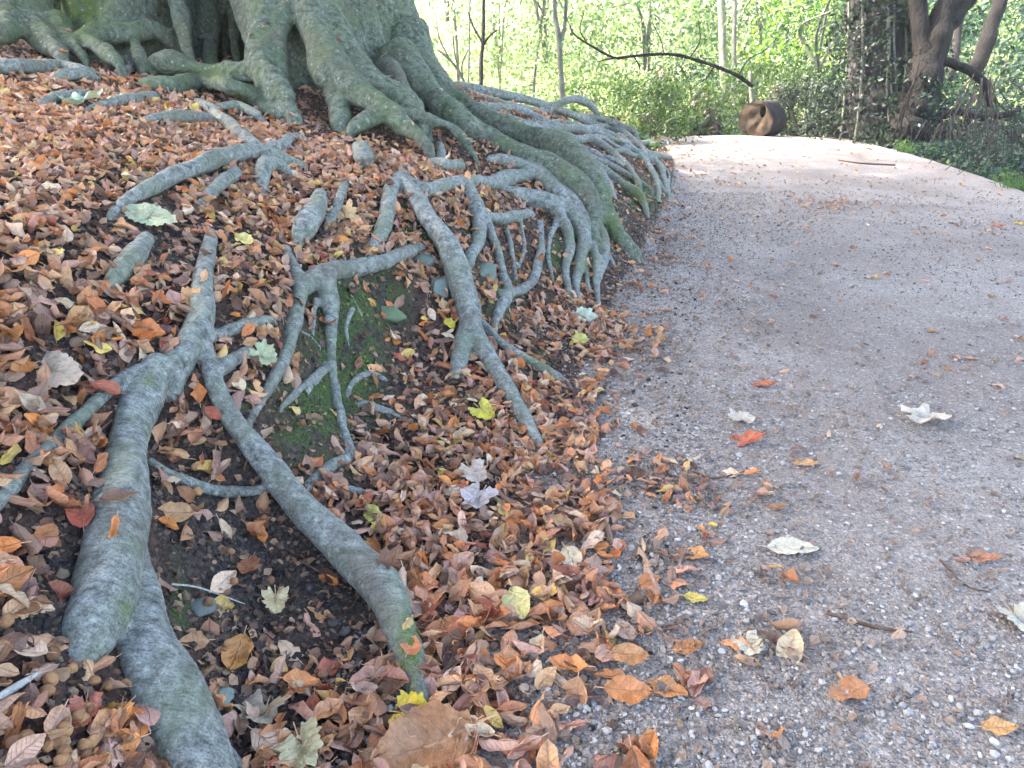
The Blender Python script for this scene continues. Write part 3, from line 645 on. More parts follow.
# ------------------------------------------------------------------ fallen leaves
def beech_leaf(fold, curl, roll, wav, seed, w=.31, nx=5, ny=7):
    """unit-length oval leaf; returns V, F, luv"""
    rs = np.random.default_rng(seed); ys_ = np.linspace(0, 1, ny); xs_ = np.linspace(-1, 1, nx); V = []; uv = []
    for y in ys_:
        ww = w * (np.sin(np.pi * np.clip(y, .015, .985) ** .85) ** .75)
        for x in xs_:
            V.append([x * ww, y - .5, 0]); uv.append([x * ww / w, y, 0])
    V = np.array(V); uv = np.array(uv); X, Y = V[:, 0].copy(), V[:, 1].copy()
    z = fold * np.abs(X) + wav * w * .5 * np.sin(Y * 9 + rs.random() * 6) * (X / w) + wav * .12 * np.sin(Y * 14 + rs.random() * 6) * (X / w) ** 2
    if abs(roll) > .01:                                   # roll about the midrib
        a = X * roll / w; Rr = w / roll; X2 = Rr * np.sin(a); z = z * np.cos(a) + Rr * (1 - np.cos(a)); X = X2
    tw = rs.uniform(-.8, .8) * (abs(curl) + .2) * Y; X, z = X * np.cos(tw) - z * np.sin(tw), X * np.sin(tw) + z * np.cos(tw)
    if abs(curl) > .01:
        a = Y * curl * 2; Rr = .5 / curl; Y2 = (Rr - z) * np.sin(a); z = Rr - (Rr - z) * np.cos(a); Y = Y2
    V = np.stack([X, Y, z], 1); V += rs.normal(0, .012, V.shape)
    V[:, 2] -= V[:, 2].min() * .6
    Fq = [(j * nx + i, j * nx + i + 1, (j + 1) * nx + i + 1, (j + 1) * nx + i) for j in range(ny - 1) for i in range(nx - 1)]
    # stalk
    n = len(V); b0 = V[nx // 2]; s = np.array([[-.012, 0, 0], [.012, 0, 0], [.010, -.2, .03], [-.010, -.2, .03]]) + b0
    V = np.vstack([V, s]); uv = np.vstack([uv, [[0, 0, 0]] * 4]); Fq.append((n, n + 1, n + 2, n + 3))
    return V, np.array(Fq), uv
def lobed_leaf(kind, cup, wav, seed):
    rs = np.random.default_rng(seed); na, nr = 64, 6; V = []; uv = []
    for a in np.linspace(-np.pi, np.pi, na, endpoint=False):
        if kind == 'maple':
            r = .35 + .13 * max(0, math.cos(2.5 * a)) ** .8 * (1 if abs(a) < 2.3 else .4) + .025 * math.cos(17 * a + seed) + .03 * math.sin(9 * a + seed * 3)
            if abs(a) > 2.85: r *= .55
        else:                                            # oak-like: long with rounded lobes
            x, y = math.sin(a), math.cos(a); r = 1 / math.sqrt((x / (.34 if kind == 'broad' else .24)) ** 2 + (y / .5) ** 2) * (1 + .05 * math.cos(13 * a) + .03 * math.cos(29 * a + 1))
        for j in range(nr):
            q = (j + .3) / (nr - .7); V.append([math.sin(a) * r * q, math.cos(a) * r * q, 0]); uv.append([math.sin(a) * r * q * 2, math.cos(a) * r * q + .5, 0])
    V = np.array(V); uv = np.array(uv); X, Y = V[:, 0], V[:, 1]; rr = np.hypot(X, Y)
    V[:, 2] = cup * rr ** 2 + wav * (np.sin(X * 9 + rs.random() * 6) * np.cos(Y * 8 + rs.random() * 6) * .09 + .05 * np.sin(np.arctan2(X, Y) * 5 + 1) * rr * 2)
    V[:, 2] += .25 * wav * np.abs(X); V += rs.normal(0, .005, V.shape); V[:, 2] -= V[:, 2].min() * .7
    Fq = [((k * nr + j), (((k + 1) % na) * nr + j), (((k + 1) % na) * nr + j + 1), (k * nr + j + 1)) for k in range(na) for j in range(nr - 1)]
    n = len(V); V = np.vstack([V, [[0, 0, V[::nr, 2].mean()]]]); uv = np.vstack([uv, [[0, .5, 0]]])
    Fq += [(k * nr, n, ((k + 1) % na) * nr, ((k + 1) % na) * nr) for k in range(0)]
    for k in range(0, na, 2): Fq.append((n, ((k + 2) % na) * nr, ((k + 1) % na) * nr, k * nr))
    b0 = V[(na // 2 * 0) * nr]; s0 = np.array([0, -.16 if kind == 'maple' else -.48, .02]); s = np.array([[-.01, 0, 0], [.01, 0, 0], [.01, -.32, .04], [-.01, -.32, .04]]) + s0
    n = len(V); V = np.vstack([V, s]); uv = np.vstack([uv, [[0, 0, 0]] * 4]); Fq.append((n, n + 1, n + 2, n + 3))
    return V, np.array(Fq), uv
VAR = []
for i in range(26):
    k = i % 13
    if k < 4: VAR.append((beech_leaf(RNG.uniform(.1, .5), RNG.uniform(-.5, .7), RNG.uniform(-.5, .6), .5, i), 'flat'))
    elif k < 9: VAR.append((beech_leaf(RNG.uniform(.2, .6), RNG.uniform(-.4, 1.0), RNG.uniform(.8, 1.6), .7, i), 'curled'))
    elif k < 12: VAR.append((beech_leaf(.1, RNG.uniform(-.3, .9), RNG.uniform(1.9, 2.7), .5, i), 'rolled'))
    else: VAR.append((beech_leaf(.9, RNG.uniform(.2, .9), .4, .9, i), 'folded'))
NVV = len(VAR[0][0][0])
PAL = [('copper', (190, 120, 74), .21), ('tan', (212, 160, 112), .20), ('pinkish brown', (192, 148, 128), .15), ('dark brown', (92, 60, 46), .12),
       ('orange', (216, 134, 66), .12), ('pale buff', (228, 200, 166), .11), ('purplish brown', (118, 84, 80), .05), ('rusty red', (160, 78, 56), .035), ('yellowish', (226, 190, 100), .04)]
PALC = np.array([srgb(*p[1]) for p in PAL]); PALW = np.array([p[2] for p in PAL]); PALW /= PALW.sum()
def nrm_at(x, y):
    e = .02; gx = (H0(x + e, y) - H0(x - e, y)) / (2 * e); gy = (H0(x, y + e) - H0(x, y - e)) / (2 * e)
    n = np.stack([-gx, -gy, np.ones_like(gx)], -1); return n / np.linalg.norm(n, axis=-1)[..., None]
def frames(n, spin, tx, ty):
    """rotation matrices with z along n, spun and tilted"""
    N_ = len(spin); ref = np.tile([0., 1., 0.], (N_, 1)); X = np.cross(ref, n); X /= np.linalg.norm(X, axis=1)[:, None]; Y = np.cross(n, X)
    B = np.stack([X, Y, n], -1); c, s = np.cos(spin), np.sin(spin); o, z = np.ones(N_), np.zeros(N_)
    Rz = np.stack([np.stack([c, -s, z], -1), np.stack([s, c, z], -1), np.stack([z, z, o], -1)], 1)
    c, s = np.cos(tx), np.sin(tx); Rx = np.stack([np.stack([o, z, z], -1), np.stack([z, c, -s], -1), np.stack([z, s, c], -1)], 1)
    c, s = np.cos(ty), np.sin(ty); Ry = np.stack([np.stack([c, z, s], -1), np.stack([z, o, z], -1), np.stack([-s, z, c], -1)], 1)
    return B @ Rz @ Rx @ Ry
THIN = [(110,188,70,12,.75),(135,240,75,26,.7),(165,262,40,12,.6),(350,330,45,55,.97),(335,400,45,50,.93),(310,455,35,28,.85),(230,540,60,80,.86),(300,590,75,60,.86),
        (330,640,60,40,.75),(250,640,70,60,.72),(215,700,40,50,.6),(175,600,30,70,.7),(560,150,60,26,.75),(625,165,35,40,.85),(580,225,40,45,.9),(500,250,35,35,.5),(540,250,40,45,.8),(450,250,25,40,.6),(400,310,35,25,.9),
        (470,400,20,25,.3),(50,560,60,50,.5),(30,640,40,40,.5),(70,420,60,30,.35),(440,380,40,25,.4),(520,90,60,14,.6),(500,345,30,40,.5),(405,375,30,30,.7),(440,350,25,30,.5),(520,300,25,25,.5),(290,430,40,25,.6),(120,215,90,30,.35),(230,300,30,25,.3),(250,430,30,40,.6),(180,250,30,30,.3)]
DRIFT = [(700,495,62,16,.55),(655,470,30,20,.4),(665,560,40,40,.28),(640,620,50,50,.3),(775,645,40,24,.22),(690,680,40,30,.3),(770,575,30,12,.25),(640,350,30,30,.3),(655,240,22,30,.35),(830,205,40,7,.35),
         (940,360,50,16,.10),(970,640,40,30,.07),(880,700,60,30,.06),(640,768,50,30,.3),(740,750,50,20,.12),(730,170,80,10,.08),(960,225,60,20,.06)]
EDGE_V = [120, 200, 225, 300, 370, 430, 480, 520, 600, 680, 768, 900]
EDGE_U = [662, 668, 652, 632, 600, 592, 625, 650, 620, 590, 585, 570]
def leaf_density(x, y):
    z = H0(x, y); u, v, t = proj(x, y, z)
    thin = np.ones(len(u))
    for b in THIN:
        d = ((u - b[0]) / b[2]) ** 2 + ((v - b[1]) / b[3]) ** 2; thin *= 1 - b[4] * np.exp(-d ** 1.5 * .8)
    e = (u - np.interp(v, EDGE_V, EDGE_U)) / 60
    cn = fbm(np.stack([x, y], 1), 5, 3, 77); e2 = e - .9 * cn; path = 1 / (1 + np.exp(e2 * 4.0 + 1.7)); path = np.maximum(path, .021 + .05 * np.exp(-np.clip(e, 0, 9)))
    clump = .45 + .85 * smooth(-.4, .3, cn)
    out = thin * path
    for b in DRIFT:
        d = ((u - b[0]) / b[2]) ** 2 + ((v - b[1]) / b[3]) ** 2; out = np.maximum(out, b[4] * np.exp(-d))
    return np.where(e > -1.6, out * clump, out) * (v > -60), u, v, t
n = 60000; x = RNG.uniform(-5.2, 5.2, n); y = RNG.uniform(.1, 12.5, n)
dens, u, v, t = leaf_density(x, y)
inside = (u > -330) & (u < 1300) & (v < 1150) & (v > 20)
keep = inside & (RNG.random(n) < dens * np.where(t < 2.2, 1.0, .95))
# extra near the camera: many thin layers
n2 = 17000; x2 = RNG.uniform(-2.4, 1.0, n2); y2 = RNG.uniform(.45, 4.2, n2); dn, u2, v2, t2 = leaf_density(x2, y2)
k2 = (u2 > -330) & (u2 < 1300) & (v2 < 1150) & (RNG.random(n2) < np.where(dn > .05, dn, 0))
LX = np.concatenate([x[keep], x2[k2]]); LY = np.concatenate([y[keep], y2[k2]])
N_ = len(LX); LZ = H0(LX, LY); LD, LU, LVv, LT = leaf_density(LX, LY)
lift = RNG.random(N_) ** .8 * np.where(LT > 2.2, .020, .028) * np.clip(LD * 1.4, 0, 1) + .004
ok = np.ones(N_, bool)
for i in range(N_):
    h = BV.ray_cast(Vector((LX[i], LY[i], LZ[i] + .6)), Vector((0, 0, -1)), .6)
    if h[0] is not None and h[0].z > LZ[i] + .012:
        if RNG.random() < .035 and h[1].z > .55 and LT[i] < 6: lift[i] = h[0].z - LZ[i] + .004
        else: ok[i] = False
LX, LY, LZ, LD, LT, lift, LU, LVv = [a[ok] for a in (LX, LY, LZ, LD, LT, lift, LU, LVv)]; N_ = len(LX)
LN = nrm_at(LX, LY); amp = np.where(LD > .15, np.where(RNG.random(N_) < .22, .95, .48), .16)
LR = frames(LN, RNG.uniform(0, 6.283, N_), RNG.normal(0, 1, N_) * amp, RNG.normal(0, 1, N_) * amp)
flip = RNG.random(N_) < .35; LR[flip, :, 0] *= -1; LR[flip, :, 2] *= -1
LS = RNG.normal(.062, .013, N_).clip(.034, .092) * np.where(LT > 1.9, .86, np.where(LX > -.35, 1.13, 1.0)); LK = RNG.integers(0, len(VAR), N_)
LC = RNG.choice(len(PAL), N_, p=PALW)
far_pink = RNG.random(N_) < .35; LC = np.where(far_pink & (LT > 3.0), np.where(RNG.random(N_) < .5, 2, 1), LC)
LCOL = PALC[LC] * RNG.uniform(.6, 1.3, (N_, 1)) * RNG.uniform(.93, 1.07, (N_, 3))
LP = np.stack([LX, LY, LZ + lift + np.where(flip, LS * .12, 0)], 1)
VARV = np.stack([a[0][0] for a in VAR]); VARF = VAR[0][0][1]; VARUV = np.stack([a[0][2] for a in VAR])
def leaf_verts(ids): return np.einsum('nij,nvj->nvi', LR[ids], VARV[LK[ids]]) * LS[ids][:, None, None] + LP[ids][:, None, :]
# ---- hero leaves: (u, v, kind, size px, colour, spin deg, tilt, label, category)
HERO = [
 (518,605,'beech',46,(232,226,150),15,.35,'pale lemon yellow leaf standing out among the brown leaves beside the path'),
 (424,748,'big',104,(172,122,80),-68,.12,'very large brown veined leaf at the bottom edge, right of the mossy root tip'),
 (413,714,'maple',46,(236,210,40),80,.2,'bright yellow crumpled leaf touching the tip of the long arching root'),
 (793,549,'flat',48,(226,222,196),88,.0,'smooth oval cream leaf lying flat on the grey gravel'),
 (748,646,'maple',34,(214,208,180),10,.1,'small cream leaf with ragged edge on the gravel in the foreground'),
 (474,474,'maple',34,(206,192,176),30,.2,'upper of two crumpled whitish leaves in the litter right of the arching root'),
 (478,500,'maple',42,(196,192,192),-20,.3,'lower, greyish white crumpled leaf in the litter right of the arching root'),
 (572,560,'beech',36,(216,206,176),20,.35,'tilted cream leaf at the ragged edge between litter and gravel'),
 (696,556,'beech',34,(226,160,88),40,.3,'golden orange leaf tilted up on the gravel, left of the oval cream leaf'),
 (746,441,'beech',36,(190,84,50),80,.4,'rusty red leaf alone on the grey path, middle of the picture'),
 (628,691,'beech',46,(208,132,70),85,.05,'smooth orange beech leaf lying flat on pebbles in the foreground'),
 (668,690,'beech',40,(206,142,84),60,.1,'orange leaf just right of the flat orange beech leaf on the pebbles'),
 (688,648,'beech',32,(196,126,68),100,.1,'orange brown leaf on the pebbles, left of the ragged cream leaf'),
 (921,420,'maple',44,(214,206,186),80,.0,'whitish leaf flattened on the right side of the path'),
 (82,103,'maple',44,(168,222,190),10,.3,'mint green leaf propped on the leaf litter at upper left'),
 (150,217,'oak',58,(178,196,160),75,.1,'pale green curled leaf on the dark bare soil at left'),
 (55,371,'oak',76,(206,190,168),60,.35,'long pale buff leaf with a lit edge near the left side'),
 (147,331,'beech',38,(214,118,48),88,.1,'bright orange leaf above the thick left root'),
 (450,324,'beech',17,(232,212,60),40,.3,'small yellow leaf in the hollow left of the slanting root'),
 (483,412,'maple',28,(228,216,80),40,.2,'yellow leaf by the foot of the slanting root'),
 (262,356,'maple',32,(190,208,164),70,.1,'pale green leaf in the pocket beside the arching root'),
 (237,655,'beech',50,(206,142,70),5,.4,'golden brown leaf on dark soil below the long arching root'),
 (248,567,'beech',36,(168,98,62),0,.6,'upright copper leaf standing on dark soil under the arching root'),
 (85,710,'maple',36,(182,92,74),20,.2,'dusty red leaf among husks at the lower left'),
 (263,715,'maple',56,(168,160,138),0,.7,'grey crumpled shrivelled leaf between the two big roots'),
 (302,748,'maple',54,(216,208,160),30,.2,'pale cream and yellow leaf at the bottom edge left of the large brown leaf'),
 (276,600,'maple',30,(212,196,150),20,.1,'small pale buff leaf on dark soil under the arching root'),
 (1018,620,'maple',40,(206,204,180),0,.0,'pale greenish leaf at the right edge of the path'),
 (1000,728,'beech',32,(218,168,104),80,.2,'tan leaf at the lower right corner of the path'),
 (985,558,'beech',28,(198,128,88),75,.2,'light brown leaf near the right edge on the gravel'),
 (772,733,'beech',42,(196,136,92),-20,.5,'twisted tan leaf on pebbles at the bottom of the path'),
 (1020,224,'beech',12,(236,204,40),80,.1,'tiny bright yellow leaf far along the right edge of the path'),
 (999,226,'beech',12,(210,98,44),80,.1,'tiny orange leaf far along the path beside the yellow one'),
 (805,206,'beech',16,(176,148,116),85,.4,'brown leaf curled up on the far path'),
 (764,385,'beech',22,(196,104,66),85,.2,'reddish leaf on the middle of the path'),
 (740,420,'maple',28,(206,202,184),80,.0,'greyish white leaf flat on the path above the rusty red leaf'),
 (245,240,'beech',24,(232,226,140),60,.2,'small pale yellow leaf lying at the top of the upper root'),
 (345,215,'maple',30,(226,190,140),40,.2,'golden buff star shaped leaf between the short roots'),
 (585,317,'maple',24,(206,226,200),80,.1,'pale mint leaf at the foot of the root mass by the path'),
 (580,340,'maple',18,(214,210,110),80,.1,'greenish yellow leaf at the foot of the root mass by the path'),
 (190,300,'maple',30,(218,164,104),80,.1,'tan ragged leaf beside the upper end of the thick root'),
 (328,322,'beech',28,(206,106,48),0,.7,'orange leaf hanging below the arched root'),
 (695,599,'beech',24,(226,206,90),75,.0,'slim yellow leaf at the edge of the litter on the gravel'),
 (630,655,'beech',36,(196,138,84),80,.1,'folded tan leaf above the flat orange beech leaf'),
 (805,464,'beech',22,(222,172,110),80,.1,'small golden leaf on the path right of the rusty red leaf'),
 (373,516,'beech',28,(222,216,110),30,.2,'yellow green leaf lying beside the long arching root'),
]
HEROPOS = []
for i, (u_, v_, kd, px, rgb, spin, tilt, lab) in enumerate(HERO):
    q, tt = raycast(u_, v_, 0, 0, .5, 14)
    # sit above whatever litter is there
    z_add = .026 if u_ < 640 else .006
    q, tt = raycast(u_, v_, F * z_add / 1.0 / max(tt, .1), 1.0, .5, 14)
    if kd == 'beech': V, Fq, uv = beech_leaf(.12, .25, .35, .35, 500 + i, w=.3, nx=9, ny=15)
    elif kd == 'flat': V, Fq, uv = beech_leaf(.06, .12, .5, .05, 500 + i, w=.3, nx=9, ny=15)
    elif kd == 'big': V, Fq, uv = beech_leaf(.18, .35, .3, .3, 500 + i, w=.36, nx=15, ny=25)
    else: V, Fq, uv = lobed_leaf(kd, .3 if kd == 'maple' else .1, .8 if kd == 'maple' else .3, 500 + i)
    s = px * tt / F * (1.05 if kd != 'maple' else 1.15)
    nn = nrm_at(np.array([q[0]]), np.array([q[1]])); 
    if u_ < 640: nn = nn * .6 + np.array([[0, -.5, .6]]); nn /= np.linalg.norm(nn)
    Rm = frames(nn, np.array([math.radians(spin + 180)]), np.array([tilt]), np.array([tilt * .4]))[0]
    W_ = V * s @ Rm.T
    o_me = mesh_np('fallen_leaf', W_, Fq); o_me.materials.append(M_LEAF)
    c_ = np.tile(srgb(*rgb) * .85, (len(V), 1)); set_attr(o_me, 'col', c_)
    a = o_me.attributes.new('luv', 'FLOAT_VECTOR', 'POINT'); a.data.foreach_set('vector', uv.astype(np.float32).ravel())
    o = link('fallen_leaf', o_me); o.location = q; tag(o, lab, 'fallen leaf'); HEROPOS.append((u_, v_, px, q))
# clear the litter right around heroes
hm = np.ones(N_, bool)
for (u_, v_, px, q) in HEROPOS:
    d = np.hypot(LU - u_, LVv - v_); hm &= ~((d < px * .42) & (RNG.random(N_) < .85))
IDX = np.nonzero(hm)[0]
# ---- which leaves show largest
near = IDX[(LT[IDX] < 2.7) & (LU[IDX] > 0) & (LU[IDX] < 1024) & (LVv[IDX] > 0) & (LVv[IDX] < 768)]
WV = leaf_verts(near); nf = len(VARF)
FA = (VARF[None] + (np.arange(len(near)) * NVV)[:, None, None]).reshape(-1, 4)
LB = BVHTree.FromPolygons(WV.reshape(-1, 3).tolist(), FA.tolist())
CAM = Vector((0, 0, CAMH)); area = np.zeros(len(near))
tc = LT[near]; est = (LS[near] / tc) ** 2
cand = np.argsort(-est)[:2600]
fc = WV[:, VARF].mean(2)
for j in cand:
    cnt = 0
    for f in (2, 5, 9, 12, 14, 18, 21):
        p = Vector(fc[j, f]); d = p - CAM; L_ = d.length; d.normalize()
        h = LB.ray_cast(CAM, d, L_ + .01)
        if h[0] is not None and h[2] // nf == j:
            hb = BV.ray_cast(CAM, d, L_)
            if hb[0] is None: cnt += 1
    area[j] = cnt * est[j]
NIND = 300 - len(HERO)
pick = near[np.argsort(-area)[:NIND]]; pickset = set(pick.tolist())
LANDM = [(h[0], h[1], n_) for h, n_ in ((HERO[0], 'the pale lemon yellow leaf'), (HERO[1], 'the very large brown leaf'), (HERO[2], 'the bright yellow leaf at the root tip'), (HERO[3], 'the oval cream leaf'),
   (HERO[4], 'the ragged cream leaf'), (HERO[6], 'the greyish white crumpled leaf'), (HERO[7], 'the tilted cream leaf'), (HERO[8], 'the golden orange leaf'), (HERO[9], 'the rusty red leaf on the path'),
   (HERO[10], 'the flat orange beech leaf'), (HERO[13], 'the whitish leaf on the path'), (HERO[16], 'the long pale buff leaf'), (HERO[17], 'the bright orange leaf'), (HERO[21], 'the golden brown leaf on dark soil'),
   (HERO[23], 'the dusty red leaf'), (HERO[24], 'the grey shrivelled leaf'), (HERO[25], 'the cream and yellow leaf'), (HERO[29], 'the light brown leaf at right'), (HERO[22], 'the upright copper leaf'), (HERO[28], 'the tan corner leaf'),
   (HERO[42], 'the slim yellow leaf'), (HERO[30], 'the twisted tan leaf'), (HERO[45], 'the yellow green leaf'), (HERO[20], 'the pale green leaf'))]
LANDM += [(90, 640, 'the blunt end of the thick left root'), (130, 450, 'the middle of the thick left root'), (30, 470, 'the thin left edge root'), (60, 690, 'the husk pile at lower left'), (180, 700, 'the root leaving the bottom corner'),
          (300, 510, 'the middle of the long arching root'), (400, 610, 'the bend of the long arching root'), (230, 420, 'the upper part of the long arching root'), (20, 560, 'the left edge of the picture'), (345, 440, 'the little hanging root'), (530, 440, 'the end of the slanting root'), (20, 690, 'the pale broken stick')]
def relabel(u_, v_, c, form, sz):
    best = min(LANDM, key=lambda l: (l[0] - u_) ** 2 + (l[1] - v_) ** 2); dx, dy = u_ - best[0], v_ - best[1]; d = math.hypot(dx, dy)
    a = math.degrees(math.atan2(-dy, dx)) % 360
    w_ = ['right of', 'above and right of', 'above', 'above and left of', 'left of', 'below and left of', 'below', 'below and right of'][int((a + 22.5) // 45) % 8]
    pre = 'touching, ' if d < 24 else ('just ' if d < 48 else ('' if d < 85 else 'well '))
    return f"{sz}{c} {form} leaf {pre}{w_} {best[2]}"
labs = []
for i in pick:
    sz = 'large ' if LS[i] > .078 else ('small ' if LS[i] < .058 else '')
    labs.append(relabel(LU[i], LVv[i], PAL[LC[i]][0], VAR[LK[i]][1], sz))
from collections import Counter
cnt = Counter(labs)
order_near = ['lower', 'higher', 'leftmost', 'rightmost']
for lb in [k for k, c in cnt.items() if c == 2]:
    a, b_ = [k for k, l in enumerate(labs) if l == lb]
    du = LU[pick[a]] - LU[pick[b_]]; dv = LVv[pick[a]] - LVv[pick[b_]]
    if abs(du) > abs(dv): wa, wb = ('right hand', 'left hand') if du > 0 else ('left hand', 'right hand')
    else: wa, wb = ('lower', 'upper') if dv > 0 else ('upper', 'lower')
    labs[a] = wa + ' ' + lb; labs[b_] = wb + ' ' + lb
for k in range(len(labs)):
    for w_ in ('well ', 'right hand ', 'left hand ', 'just ', 'touching, ', 'small ', 'large ', 'the middle of '):
        if len(labs[k].split()) > 16: labs[k] = labs[k].replace(w_, '', 1)
for i, lb in zip(pick, labs):
    Vv = leaf_verts(np.array([i]))[0] - LP[i]
    me = mesh_np('fallen_leaf', Vv, VARF); me.materials.append(M_LEAF); set_attr(me, 'col', np.tile(LCOL[i], (NVV, 1)))
    a = me.attributes.new('luv', 'FLOAT_VECTOR', 'POINT'); a.data.foreach_set('vector', VARUV[LK[i]].astype(np.float32).ravel())
    o = link('fallen_leaf', me); o.location = LP[i]; tag(o, lb, 'fallen leaf', group='brown beech leaves fallen in the foreground')
rest = np.array([i for i in IDX if i not in pickset]); V = leaf_verts(rest).reshape(-1, 3)
me = mesh_np('leaf_litter', V, (VARF[None] + (np.arange(len(rest)) * NVV)[:, None, None]).reshape(-1, 4)); me.materials.append(M_LEAF)
set_attr(me, 'col', np.repeat(LCOL[rest], NVV, 0)); a = me.attributes.new('luv', 'FLOAT_VECTOR', 'POINT'); a.data.foreach_set('vector', VARUV[LK[rest]].astype(np.float32).ravel())
tag(link('leaf_litter', me), 'brown beech leaf litter covering the bank and path edge', 'leaf litter', kind='stuff')
print('LEAVES', N_, len(rest))
# ---- broken, rotted leaf bits: stuff
n = 60000; x = np.concatenate([RNG.uniform(-3.4, 1.3, 42000), RNG.uniform(-.3, 4.8, 18000)]); y = np.concatenate([.4 + 7 * RNG.random(42000) ** 1.4, .6 + 8 * RNG.random(18000) ** 1.2])
dn, u, v, t = leaf_density(x, y); mo = blobs(MOSS, u, v)
k = (u > -250) & (u < 1260) & (v < 1000) & (RNG.random(n) < np.clip(np.where(x < footx(y) + .1, .85, .13 + dn * 2), 0, 1)) & (RNG.random(n) > mo * .85); x, y, t = x[k], y[k], t[k]; n = len(x)
FV, FF, FU = beech_leaf(.3, .9, .9, .8, 901, w=.42, nx=3, ny=4); FV2, _, _ = beech_leaf(.1, -.7, 1.8, .9, 905, w=.36, nx=3, ny=4); FV3, _, _ = beech_leaf(.3, .2, .3, .5, 907, w=.5, nx=3, ny=4)
FVV = np.stack([FV, FV2, FV3]); R = frames(nrm_at(x, y), RNG.uniform(0, 6.28, n), RNG.normal(0, .5, n), RNG.normal(0, .5, n)); S = RNG.uniform(.010, .030, n)
V = (np.einsum('nij,nvj->nvi', R, FVV[RNG.integers(0, 3, n)]) * S[:, None, None] + np.stack([x, y, Hf(x, y) + .003 + RNG.random(n) * .006], 1)[:, None]).reshape(-1, 3)
C = np.array([srgb(*c) for c in [(120,84,64),(88,62,50),(150,112,86),(64,48,42),(176,142,112),(136,90,66),(104,88,78),(196,160,126)]])[RNG.integers(0, 8, n)] * RNG.uniform(.75, 1.15, (n, 1))
onp = (x > footx(y) + .15)[:, None]; C = np.where(onp, C * .4 + np.array([srgb(150, 140, 128)]) * .6, C)
me = mesh_np('leaf_crumbs', V, (FF[None] + (np.arange(n) * len(FV))[:, None, None]).reshape(-1, 4)); me.materials.append(M_LEAF); set_attr(me, 'col', np.repeat(C, len(FV), 0))
a = me.attributes.new('luv', 'FLOAT_VECTOR', 'POINT'); a.data.foreach_set('vector', np.tile(FU, (n, 1)).astype(np.float32).ravel())
tag(link('leaf_crumbs', me), 'broken bits of rotted leaf strewn over bank and path', 'leaf litter', kind='stuff')
# ------------------------------------------------------------------ gravel, debris, moss
def ico():
    import bmesh
    bm = bmesh.new(); bmesh.ops.create_icosphere(bm, subdivisions=1, radius=1); V = np.array([v.co[:] for v in bm.verts]); Fq = np.array([[v.index for v in f.verts] for f in bm.faces]); bm.free(); return V, Fq
IV, IF = ico()
STV = []
for i in range(14):
    s = np.array([1, RNG.uniform(.6, .95), RNG.uniform(.4, .7)]); STV.append(IV * RNG.uniform(.72, 1.15, (len(IV), 1)) * s)
STV = np.array(STV)
def scatter(name, X, Y, S, C, dz, lab, cat, mat, smooth_sh=False, steep=False):
    n = len(X); Z = H0(X, Y) ; P = np.stack([X, Y, Hf(X, Y) + S * dz], 1); K = RNG.integers(0, len(STV), n)
    R = frames(nrm_at(X, Y), RNG.uniform(0, 6.28, n), RNG.normal(0, .25, n), RNG.normal(0, .25, n))
    V = (np.einsum('nij,nvj->nvi', R, STV[K]) * S[:, None, None] + P[:, None]).reshape(-1, 3)
    me = mesh_np(name, V, (IF[None] + (np.arange(n) * len(IV))[:, None, None]).reshape(-1, 3), smooth_sh); me.materials.append(mat)
    set_attr(me, 'col', np.repeat(C, len(IV), 0)); tag(link(name, me), lab, cat, kind='stuff')
n = 420000; y = .5 + 7.0 * RNG.random(n) ** 1.8; x = footx(y) + RNG.uniform(-.25, 4.6, n)
u, v, t = proj(x, y, 0 * x); dx = x - footx(y); cn = fbm(np.stack([x, y], 1), 3.2, 3, 3)
band = np.exp(-((u - np.interp(v, EDGE_V, EDGE_U) - 40) / 90) ** 2); low = smooth(520, 700, v) * (.35 + .65 * smooth(-.3, .3, cn))
pr = np.clip(.16 + .7 * band + .7 * low + .3 * smooth(0, .5, fbm(np.stack([x, y], 1), 4, 3, 8)), 0, 1)
k = (u > -100) & (u < 1200) & (v < 930) & (RNG.random(n) < pr) & (RNG.random(n) < np.where(t > 3, .45, .8)); x, y, t = x[k], y[k], t[k]
S = np.minimum(RNG.lognormal(math.log(.0034), .5, len(x)), .012)
C = np.array([srgb(*c) for c in [(164,160,153),(146,141,135),(176,171,164),(116,110,106),(192,187,179),(152,142,131),(134,128,123),(124,115,106)]])[RNG.integers(0, 8, len(x))] * RNG.uniform(.75, 1.05, (len(x), 1))
scatter('gravel', x, y, S, C, .4, 'loose grey stone chips scattered over the path', 'gravel', M_STONE)
print('GRAVEL', len(x))
# crumbs of soil, bark and nut shells
n = 110000; y = .5 + 6.5 * RNG.random(n) ** 1.6; x = footx(y) - RNG.uniform(-.5, 2.2, n); u, v, t = proj(x, y, H0(x, y))
mo = blobs(MOSS, u, v); k = (u > -150) & (u < 1134) & (v < 930) & (RNG.random(n) > mo * .8) & (RNG.random(n) < np.where(x > footx(y), .08, 1)); x, y = x[k], y[k]
S = np.minimum(RNG.lognormal(math.log(.0044), .55, len(x)), .017)
C = np.array([srgb(*c) for c in [(56,48,44),(74,62,54),(42,38,37),(100,82,68),(84,78,74),(126,108,88)]])[RNG.integers(0, 6, len(x))] * RNG.uniform(.7, 1.1, (len(x), 1))
scatter('forest_debris', x, y, S, C, .2, 'dark crumbs of soil, bark and nut shell on the bank', 'debris', M_DEBRIS)
